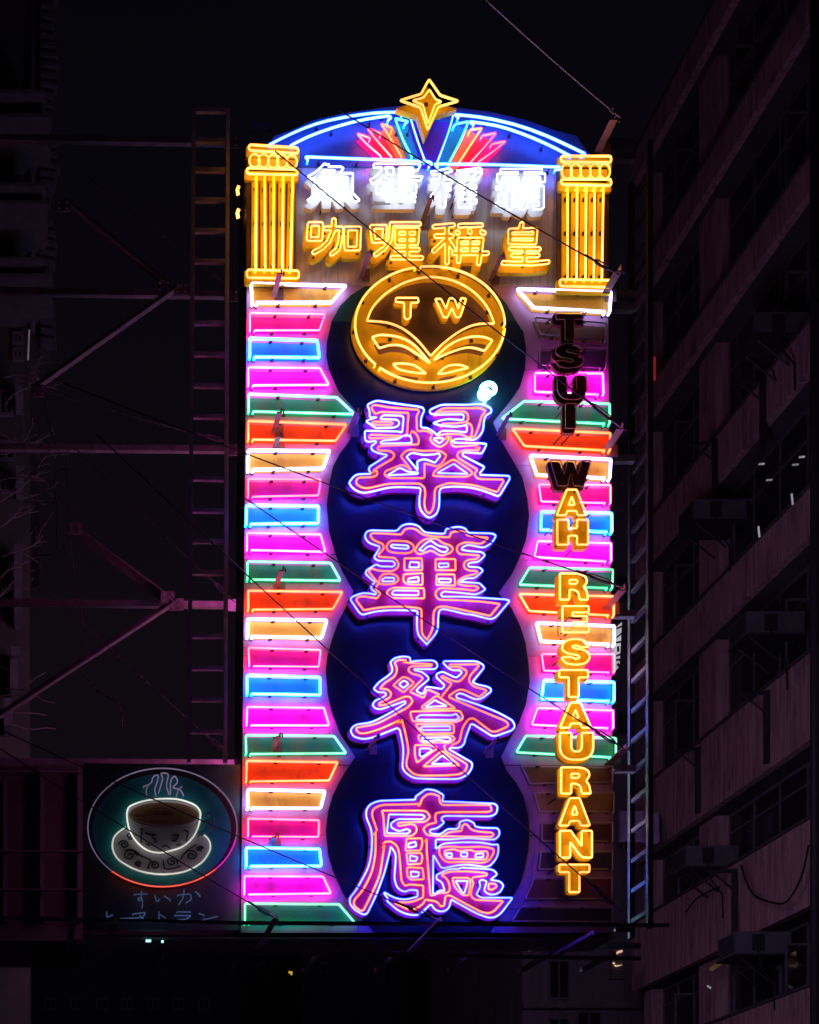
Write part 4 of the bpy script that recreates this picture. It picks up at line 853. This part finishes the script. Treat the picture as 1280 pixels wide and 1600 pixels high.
for (a, b) in bands:
    mb = MB(); mb.box(X0, X0+.16, Y0t, Y1t, zr(a), zr(b)); part(mb, 'wall_band', 'plaster', ten)
    mb = MB(); mb.box(X0+.162, X0+.948, Y0t, Y1t, zr(a)+.02, zr(a)+.16); part(mb, 'floor_slab', 'soffit', ten)
    mb = MB(); mb.box(X0-.04, X0+.2, Y0t, Y1t, zr(b)+.002, zr(b)+.06); part(mb, 'sill', 'soffit', ten)
bays = [(19.3, 22.75), (23.3, 26.95), (27.75, 29.8)]
piers = [(17.5, 19.25), (22.8, 23.25), (27.0, 27.7), (29.85, 30.2)]
rw = random.Random(5)
for k in range(len(bands)-1):
    z0, z1 = zr(bands[k][1])+.065, zr(bands[k+1][0])-.002
    for (a, b) in piers:
        mb = MB(); mb.box(X0+.30, X0+.93, a, b, z0, z1); part(mb, 'pier', 'plaster', ten)
    for (a, b) in bays:
        n = max(3, round((b-a)/.9)); w = (b-a)/n
        wf = MB(); fx = X0+.55
        wf.box(fx, fx+.05, a, b, z0, z0+.06); wf.box(fx, fx+.05, a, b, z1-.07, z1-.005)
        zt_ = z0+(z1-z0)*.70; wf.box(fx, fx+.05, a, b, zt_-.02, zt_+.02)
        for i in range(n+1): y = a+w*i; wf.box(fx-.004, fx+.054, y-.02, y+.02, z0, z1-.01)
        f_ = part(wf, 'window', 'frame', ten)
        for i in range(n):
            for (p, q) in ((z0+.065, zt_-.025), (zt_+.025, z1-.075)):
                yo = rw.uniform(0, .02); mb = MB(); mb.box(fx+.012+yo, fx+.02+yo, a+w*i+.025, a+w*i+w-.025, p, q); part(mb, 'pane', 'glass', f_)
        for i in (1, 3) if n > 3 else (1,):               # casements standing open
            if rw.random() < .6:
                y = a+w*i; mb = MB(); mb.box(fx-.42, fx-.38, y-.02, y+.02, z0+.06, zt_); mb.box(fx-.40, fx-.004, y-.02, y+.02, z0+.06, z0+.10); mb.box(fx-.40, fx-.004, y-.02, y+.02, zt_-.04, zt_)
                part(mb, 'casement', 'frame', f_)
for yp in (22.95, 18.4):
    mb = MB(); mb.tube([(X0-.08, yp, 0), (X0-.08, yp, zr(1.9))], .075, n=8); o = part(mb, 'drain_pipe', 'pipe', ten, smooth=True)
for (px, py) in ((1203, 1082), (1095, 1170), (1197, 593), (1122, 690), (1153, 1360)):
    y = X0*F/(px-VX); z = CZ+(VY-py)*X0/(px-VX)
    mb = MB(); mb.tube([(X0-.02, y, z), (X0-.55, y+.1, z), ], .035, n=6); mb.tube([(X0-.02, y, z-.45), (X0-.45, y+.08, z-.03)], .02, n=5); mb.tube([(X0-.07, y, z+.02), (X0-.07, y, z-1.35)], .06, n=6)
    part(mb, 'pipe_bracket', 'pipe', ten)
# air conditioners hung on the tenement
def aircon(px, py, wpx, label):
    y = X0*F/(px-VX); z = CZ+(VY-py)*X0/(px-VX)
    r = rig('air_conditioner', label, 'air conditioner', (X0, y, z)); r['group'] = 'air conditioners on the tenement'
    mb = MB(); mb.box(X0-.72, X0+.35, y, y+.62, z, z+.42); b = part(mb, 'body', 'acwhite', r)
    mb = MB()
    for k in range(7): mb.box(X0-.735, X0-.7205, y+.05, y+.57, z+.05+k*.05, z+.075+k*.05)
    part(mb, 'louvre', 'grille', r)['kind'] = 'stuff'
    mb = MB(); mb.box(X0-.40, X0-.16, y-.012, y-.0005, z+.05, z+.37); part(mb, 'side_grille', 'grille', r)
    mb = MB(); mb.box(X0-.74, X0+.3, y-.03, y+.65, z-.04, z-.001); part(mb, 'tray', 'pipe', r)
    for q in (.1, .52): mb = MB(); mb.tube([(X0-.02, y+q, z-.5), (X0-.6, y+q, z-.03)], .02, n=5); part(mb, 'bracket', 'pipe', r)
    mb = MB(); mb.tube([(X0-.3, y-.01, z+.1), (X0-.25, y-.06, z-.3), (X0-.05, y-.1, z-.6), (X0-.03, y-.1, z-1.1)], .015, n=5); part(mb, 'hose', 'black', r)
aircon(1228, 990, 60, 'grey air conditioner jutting out above the open windows, highest up the middle of the tenement')
aircon(1240, 523, 60, 'dim air conditioner near the top right of the tenement')
aircon(1140, 812, 60, 'air conditioner on a bracket beside the small white glowing dashes')
aircon(1128, 1353, 60, 'air conditioner under the lower row of ribbon windows with stained wall below')
aircon(1208, 1490, 60, 'lowest air conditioner with pale louvres at the bottom right')
# washing behind the right ladder
def onfac(px, py, dx=0.): X = X0-dx; return Vector((X, X*F/(px-VX), CZ+(VY-py)*X/(px-VX)))
M['cloth'] = mat('mauve_cotton', (.40, .26, .46), .9, 0, .2, 4, bump=.3)
for i, (px, py) in enumerate(((990, 1316), (1008, 1318))):
    a = onfac(px, py, .7); mb = MB(); n = 8; vs = []
    for k in range(n+1):
        u = k/n; o_ = .05*math.sin(u*9+i); vs += [(a.x-.32+u*.6, a.y+o_, a.z+.72-.05*u), (a.x-.34+u*.64, a.y+o_*1.7, a.z+.03*math.sin(u*7))]
    mb.add(vs+[(x, y+.012, z) for x, y, z in vs], [(2*k, 2*k+2, 2*k+3, 2*k+1) for k in range(n)]+[(2*n+2+2*k+1, 2*n+2+2*k+3, 2*n+2+2*k+2, 2*n+2+2*k) for k in range(n)])
    tag(mb.build('hanging_towel', M['cloth']), 'mauve towel hanging on the tenement behind the right ladder, %s of the pair' % ('left' if i == 0 else 'right'), 'towel', 'washing behind the ladder')
# added glowing dashes standing in for lit pegs and reflections on the tenement
M['glint'] = neon('white_dash_glow', (.30, .26, .32), (.2, .2, .24), 1)
for (px, py, ln, lab) in ((1190, 725, .16, 'small white glowing dash, left of the slanting row on the tenement'), (1202, 750, .16, 'small white glowing dash just above the grey air conditioner tray'), (1243, 726, .16, 'small white glowing dash second from the right edge'),
                          (1253, 714, .14, 'small white glowing dash nearest the right edge'), (1238, 780, .22, 'upright white glowing dash below the slanting dashes'), (1186, 831, .22, 'lowest upright white glowing dash right of the hung air conditioner'), (1108, 1542, .12, 'tiny lamp in the dark shopfront at the bottom right')):
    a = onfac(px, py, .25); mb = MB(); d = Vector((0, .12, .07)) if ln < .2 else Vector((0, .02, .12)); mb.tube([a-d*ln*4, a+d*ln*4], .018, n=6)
    tag(mb.build('glow_dash', M['glint']), lab, 'lamp', 'small glowing dashes on the tenement')
a, b = onfac(1023, 594, .1), onfac(1024, 557, .1); b.y = a.y; mb = MB(); mb.tube([a, b], .03, n=6); tag(mb.build('red_light_tube', neon('dull_red_light', (.16, .008, .014), (.1, .006, .01), 1)), 'thin upright red light tube on the tenement wall', 'light tube')
a = onfac(1132, 1500, .1); mb = MB(); mb.tube([a, onfac(1112, 1514, .1)], .05, n=6); tag(mb.build('shop_light', neon('dim_ochre_light', (.055, .03, .004), (.05, .03, .01), 1)), 'faint ochre strip light under the tenement wall', 'light')
# cables looping on the tenement
def cable(pts, label, r=.02, m='black'):
    l = []
    for i in range(len(pts)-1):
        for j in range(6):
            t = j/6; p0, p1 = pts[i], pts[i+1]; pm, pn = pts[max(i-1, 0)], pts[min(i+2, len(pts)-1)]
            l.append(.5*((2*p0)+(p1-pm)*t+(2*pm-5*p0+4*p1-pn)*t*t+(3*p0-pm-3*p1+pn)*t**3))
    l.append(pts[-1]); mb = MB(); mb.tube(l, r, n=5); o = mb.build('cable', M[m], smooth=True); tag(o, label, 'cable'); return o
cable([onfac(px, py, .3) for px, py in ((1158, 1352), (1175, 1395), (1205, 1410), (1230, 1408), (1252, 1370), (1264, 1320))], 'black cable sagging in a loop across the lowest pink wall')
cable([onfac(px, py, .3) for px, py in ((1072, 1425), (1090, 1403), (1125, 1385))], 'short black cable below the stained air conditioner')
# ---- building facing us beyond the tenement
def block(name, label, x0, x1, Y, z0, z1, m, wins, dep=8):
    r = rig(name, label, 'building', ((x0+x1)/2, Y, 0)); mb = MB(); mb.box(x0, x1, Y, Y+dep, z0, z1); part(mb, 'wall', m, r)
    for (px, py, qx, qy) in wins:
        a, b = at(px, py, Y), at(qx, qy, Y); mb = MB(); fw = .05
        mb.box(a.x, b.x, Y-.05, Y-.002, a.z-fw, a.z); mb.box(a.x, b.x, Y-.05, Y-.002, b.z, b.z+fw); mb.box(a.x, a.x+fw, Y-.05, Y-.002, b.z+fw, a.z-fw); mb.box(b.x-fw, b.x, Y-.05, Y-.002, b.z+fw, a.z-fw)
        c = (a.x+b.x)/2; mb.box(c-.02, c+.02, Y-.05, Y-.002, b.z+fw, a.z-fw); f = part(mb, 'window', 'frame', r)
        mb = MB(); mb.box(a.x+fw, b.x-fw, Y-.012, Y-.001, b.z+fw, a.z-fw); part(mb, 'pane', 'glass', f)
    return r
YF = 33.0
b2 = block('end_building', 'dim mauve building facing us beyond the tenement, behind the sign base', at(816, 0, YF).x, at(1040, 0, YF).x, YF, 0, at(0, 470, YF).z, 'plaster2',
           [(856, 1500, 890, 1562), (900, 1580, 940, 1640), (964, 1110, 984, 1150), (964, 1290, 984, 1330), (964, 900, 984, 940), (966, 690, 986, 730), (856, 1590, 890, 1650)])
for (y0_, y1_) in ((1470, 1478), (1568, 1576)):
    a, b = at(816, y1_, YF-.2), at(1000, y0_, YF-.2); mb = MB(); mb.box(a.x, b.x, YF-.3, YF-.003, a.z, b.z); part(mb, 'ledge', 'plaster2', b2)
# lit shop signboard glimpsed past the sign's right edge
r = rig('shop_signboard', 'small white lit signboard glimpsed past the right edge of the big sign', 'sign', at(968, 1010, 20))
mb = MB(); a, b = at(958, 1052, 20), at(972, 972, 20); mb.prism([[(a.x, a.z), (b.x-.04, a.z+.1), (b.x, b.z), (a.x+.02, b.z-.1)]], 20, 20.15); part(mb, 'board', neon('pale_signboard_light', (.42, .41, .45), (.3, .3, .34), 1), r)
for s in ("964,982 971,979", "964,996 971,990", "963,1004 970,1003", "966,1010 966,1018", "963,1025 971,1022", "963,1031 970,1031", "965,1037 969,1043"):
    p, q = [tuple(map(float, t.split(','))) for t in s.split()]; mb = MB(); mb.bar(at(*p, 19.985), at(*q, 19.985), .03, .022); part(mb, 'character_stroke', 'black', r)
r = rig('lit_window', 'small warm lit barred window below the right end of the walkway', 'window', at(965, 1510, 28))
mb = MB(); a, b = at(956, 1530, 28), at(974, 1484, 28); mb.box(a.x, b.x, 28, 28.1, a.z, b.z); part(mb, 'pane', mat('warm_room', (.1, .06, .05)), r)
mb = MB(); mb.tube([at(960, 1491, 27.97), at(966, 1488, 27.97), at(972, 1486, 27.97)], .03, n=6); mb.tube([at(958, 1504, 27.97), at(963, 1510, 27.97), at(972, 1507, 27.97)], .02, n=6); part(mb, 'lamp', neon('warm_window_lamp', (.9, .6, .4), (.5, .3, .2), 1), r)
for k in range(6): mb = MB(); z = a.z+.06+k*.06; mb.box(a.x, b.x, 27.93, 27.95, z, z+.015); part(mb, 'bar', 'frame', r)
# ================================================================== LEFT EDGE
YL_ = 24.0
tw = rig('left_tower', 'dark tower at the far left with drain pipe and slatted corner shaft', 'building', at(30, 1200, YL_))
a, b = at(-420, 1500, YL_), at(62, -200, YL_); mb = MB(); mb.box(a.x, b.x, YL_, YL_+8, at(0, 560, YL_).z, b.z); part(mb, 'wall', 'soffit', tw)
mb = MB(); p = at(51, 520, YL_-.12); mb.tube([(p.x, p.y, p.z), (p.x, p.y, b.z)], .055, n=8); part(mb, 'drain_pipe', 'acwhite', tw, smooth=True)
rs = random.Random(9)
for k in range(40):
    y = -60+k*15.3; p = at(64, y, YL_-.1); w_ = .24+.05*math.sin(k*.7)+rs.uniform(-.02, .03)+(.04 if y < 300 else 0)
    mb = MB(); mb.bar((p.x, YL_-.12, p.z), (p.x+w_, YL_-.12, p.z-.045+rs.uniform(-.02, .02)), .22, .075); part(mb, 'slat', 'frame', tw)
p0, p1 = at(62, 545, YL_), at(62, -70, YL_); mb = MB(); mb.box(p0.x+.002, p0.x+.22, YL_+.02, YL_+.5, p0.z, p1.z); part(mb, 'shaft', 'soffit', tw)
for (y, x) in ((180, 80), (316, 75), (430, 82), (142, 72), (288, 72), (404, 70)):
    q = at(x, y, YL_-1.2); mb = MB(); mb.box(q.x-3.2, q.x, YL_-1.2, YL_-.003, q.z-.035, q.z+.035); part(mb, 'balcony_slab' if x > 72 else 'balcony_rail', 'frame', tw)
YM = 21.0
M['leftplaster'] = mat('dull_grey_render', (.075, .07, .06), .9, 0, .25, 2)
lb = block('left_building', 'pale low block at the left edge with two small square windows and hung boxes', at(-300, 0, YM).x, at(46, 0, YM).x, YM, 0, at(0, 512, YM).z, 'leftplaster', [(19, 521, 37, 541), (19, 545, 37, 566), (-2, 610, 22, 652), (-2, 740, 20, 772), (-5, 690, 25, 722)], dep=6)
mb = MB(); mb.tube([at(46, 516, YM-.1), at(44, 562, YM-.1)], .014, n=6); part(mb, 'light_strip', neon('faint_lilac_strip', (.16, .11, .16), (.1, .07, .1), 1), lb)
for (x, y0_, y1_) in ((30, 590, 616), (31, 728, 752), (28, 850, 960), (24, 1010, 1024), (12, 1090, 1130), (22, 1030, 1075)):
    a, b = at(x-6, y1_, YM-.5), at(x+6, y0_, YM-.5); mb = MB(); mb.box(a.x, b.x, YM-.5, YM-.01, a.z, b.z); part(mb, 'hung_box', 'acwhite', lb)
# low dark wall under the first arm
wl = rig('shed', 'dark low boxes and posts left of the coffee cup sign', 'building', at(60, 1450, 17.5))
for (xa, ya, xb, yb, Y) in ((-300, 1194, 130, 1470, 17.6), ):
    a, b = at(xa, yb, Y), at(xb, ya, Y); mb = MB(); mb.box(a.x, b.x, Y, Y+1.5, a.z, b.z); part(mb, 'wall', 'boxside', wl)
for (x, ya, yb) in ((66, 1198, 1440), (8, 1220, 1440), (124, 1200, 1440)):
    a, b = at(x-3, yb, 17.5), at(x+3, ya, 17.5); mb = MB(); mb.box(a.x, b.x, 17.45, 17.59, a.z, b.z); part(mb, 'post', 'pipe', wl)
for y in (1206, 1330, 1390):
    a, b = at(-100, y+1, 17.4), at(128, y-1, 17.4); mb = MB(); mb.box(a.x, b.x, 17.38, 17.44, a.z, b.z); part(mb, 'rail', 'pipe', wl)
# bare bush growing on the left wall
sh = rig('bare_bush', 'leafless tangle of twigs growing out of the left building', 'bush', at(10, 800, 19))
M['twig'] = mat('grey_bark', (.13, .10, .11), .9)
def twig(mb, p, d, L, r, dep):
    q = p; n = 5; pts = [p]
    for i in range(n):
        d = (d+Vector((rs.uniform(-.3, .3), rs.uniform(-.3, .3), rs.uniform(-.25, .3)))).normalized(); q = q+d*L/n; pts.append(q)
        if dep > 0 and rs.random() < .75: twig(mb, q, (d+Vector((rs.uniform(-.9, .9), rs.uniform(-.5, .5), rs.uniform(-.7, .9)))).normalized(), L*.55, r*.6, dep-1)
    mb.tube(pts, r, n=4)
for k in range(15):
    mb = MB(); py = 590+k*40 if k < 10 else 1075+(k-10)*14
    twig(mb, at(-8+rs.uniform(-10, 20), py, 19), Vector((1, rs.uniform(-.3, .3), rs.uniform(-.3, .9))).normalized(), .62 if k < 10 else .8, .011, 2 if k < 10 else 0); part(mb, 'branch', 'twig', sh)
M['oldcable'] = mat('grey_old_cable', (.16, .11, .12), .8)
for pts, lab in ((((70, 615), (75, 660), (92, 705), (98, 712)), 'cable dropping from the upper diagonal brace'), (((106, 618), (106, 680), (105, 760), (110, 850), (120, 920), (135, 1000), (137, 1032)), 'long cable hanging beside the left arms down to the lower brace'),
                 (((84, 760), (88, 738), (105, 735), (117, 770), (113, 820), (95, 860), (60, 868)), 'cable hanging in a wide open loop'), (((84, 765), (90, 800), (88, 830), (90, 858)), 'short inner cable beside the open loop'),
                 (((135, 1055), (150, 1078), (185, 1100), (192, 1138)), 'cable end dangling below the lower brace'), (((40, 785), (85, 785), (93, 775)), 'thin cable running level into the twigs'), (((30, 740), (60, 722), (80, 700)), 'cable rising through the twigs')):
    cable([at(x, y, 15.7) for x, y in pts], lab, .006, 'oldcable')
# ================================================================== FAR END OF THE STREET
M['far'] = mat('far_concrete', (.06, .075, .09), .9, 0, .3, .3)
for i, (xa, xb, yt, Y, lab) in enumerate(((372, 470, 1440, 70, 'far dark tower just left of the street view under the sign'), (470, 640, 1452, 62, 'far low block with a pale roof edge under the sign'),
                                         (640, 820, 1446, 66, 'far block of flats right of centre under the sign'), (-200, 380, 1430, 60, 'far dark block below the coffee cup sign'))):
    wins = [(xa+8+k*22, yt+14+j*26, xa+20+k*22, yt+28+j*26) for k in range(int((xb-max(xa, 0)-10)/22)) for j in range(3)] if xa > 0 else [(30+k*40, 1560, 48+k*40, 1578) for k in range(8)]
    block('far_building', lab, at(xa, 0, Y).x, at(xb, 0, Y).x-.1, Y, 0, at(0, yt, Y).z, 'far', wins, dep=10)
mb = MB(); mb.tube([at(451, 1519, 60), at(456, 1519.5, 60), at(455, 1523, 60)], .06, n=6); tag(mb.build('street_lamp_glow', neon('yellow_far_lamp', (.6, .38, .04), (.4, .25, .03), 1)), 'tiny yellow lamp far below the sign', 'lamp')
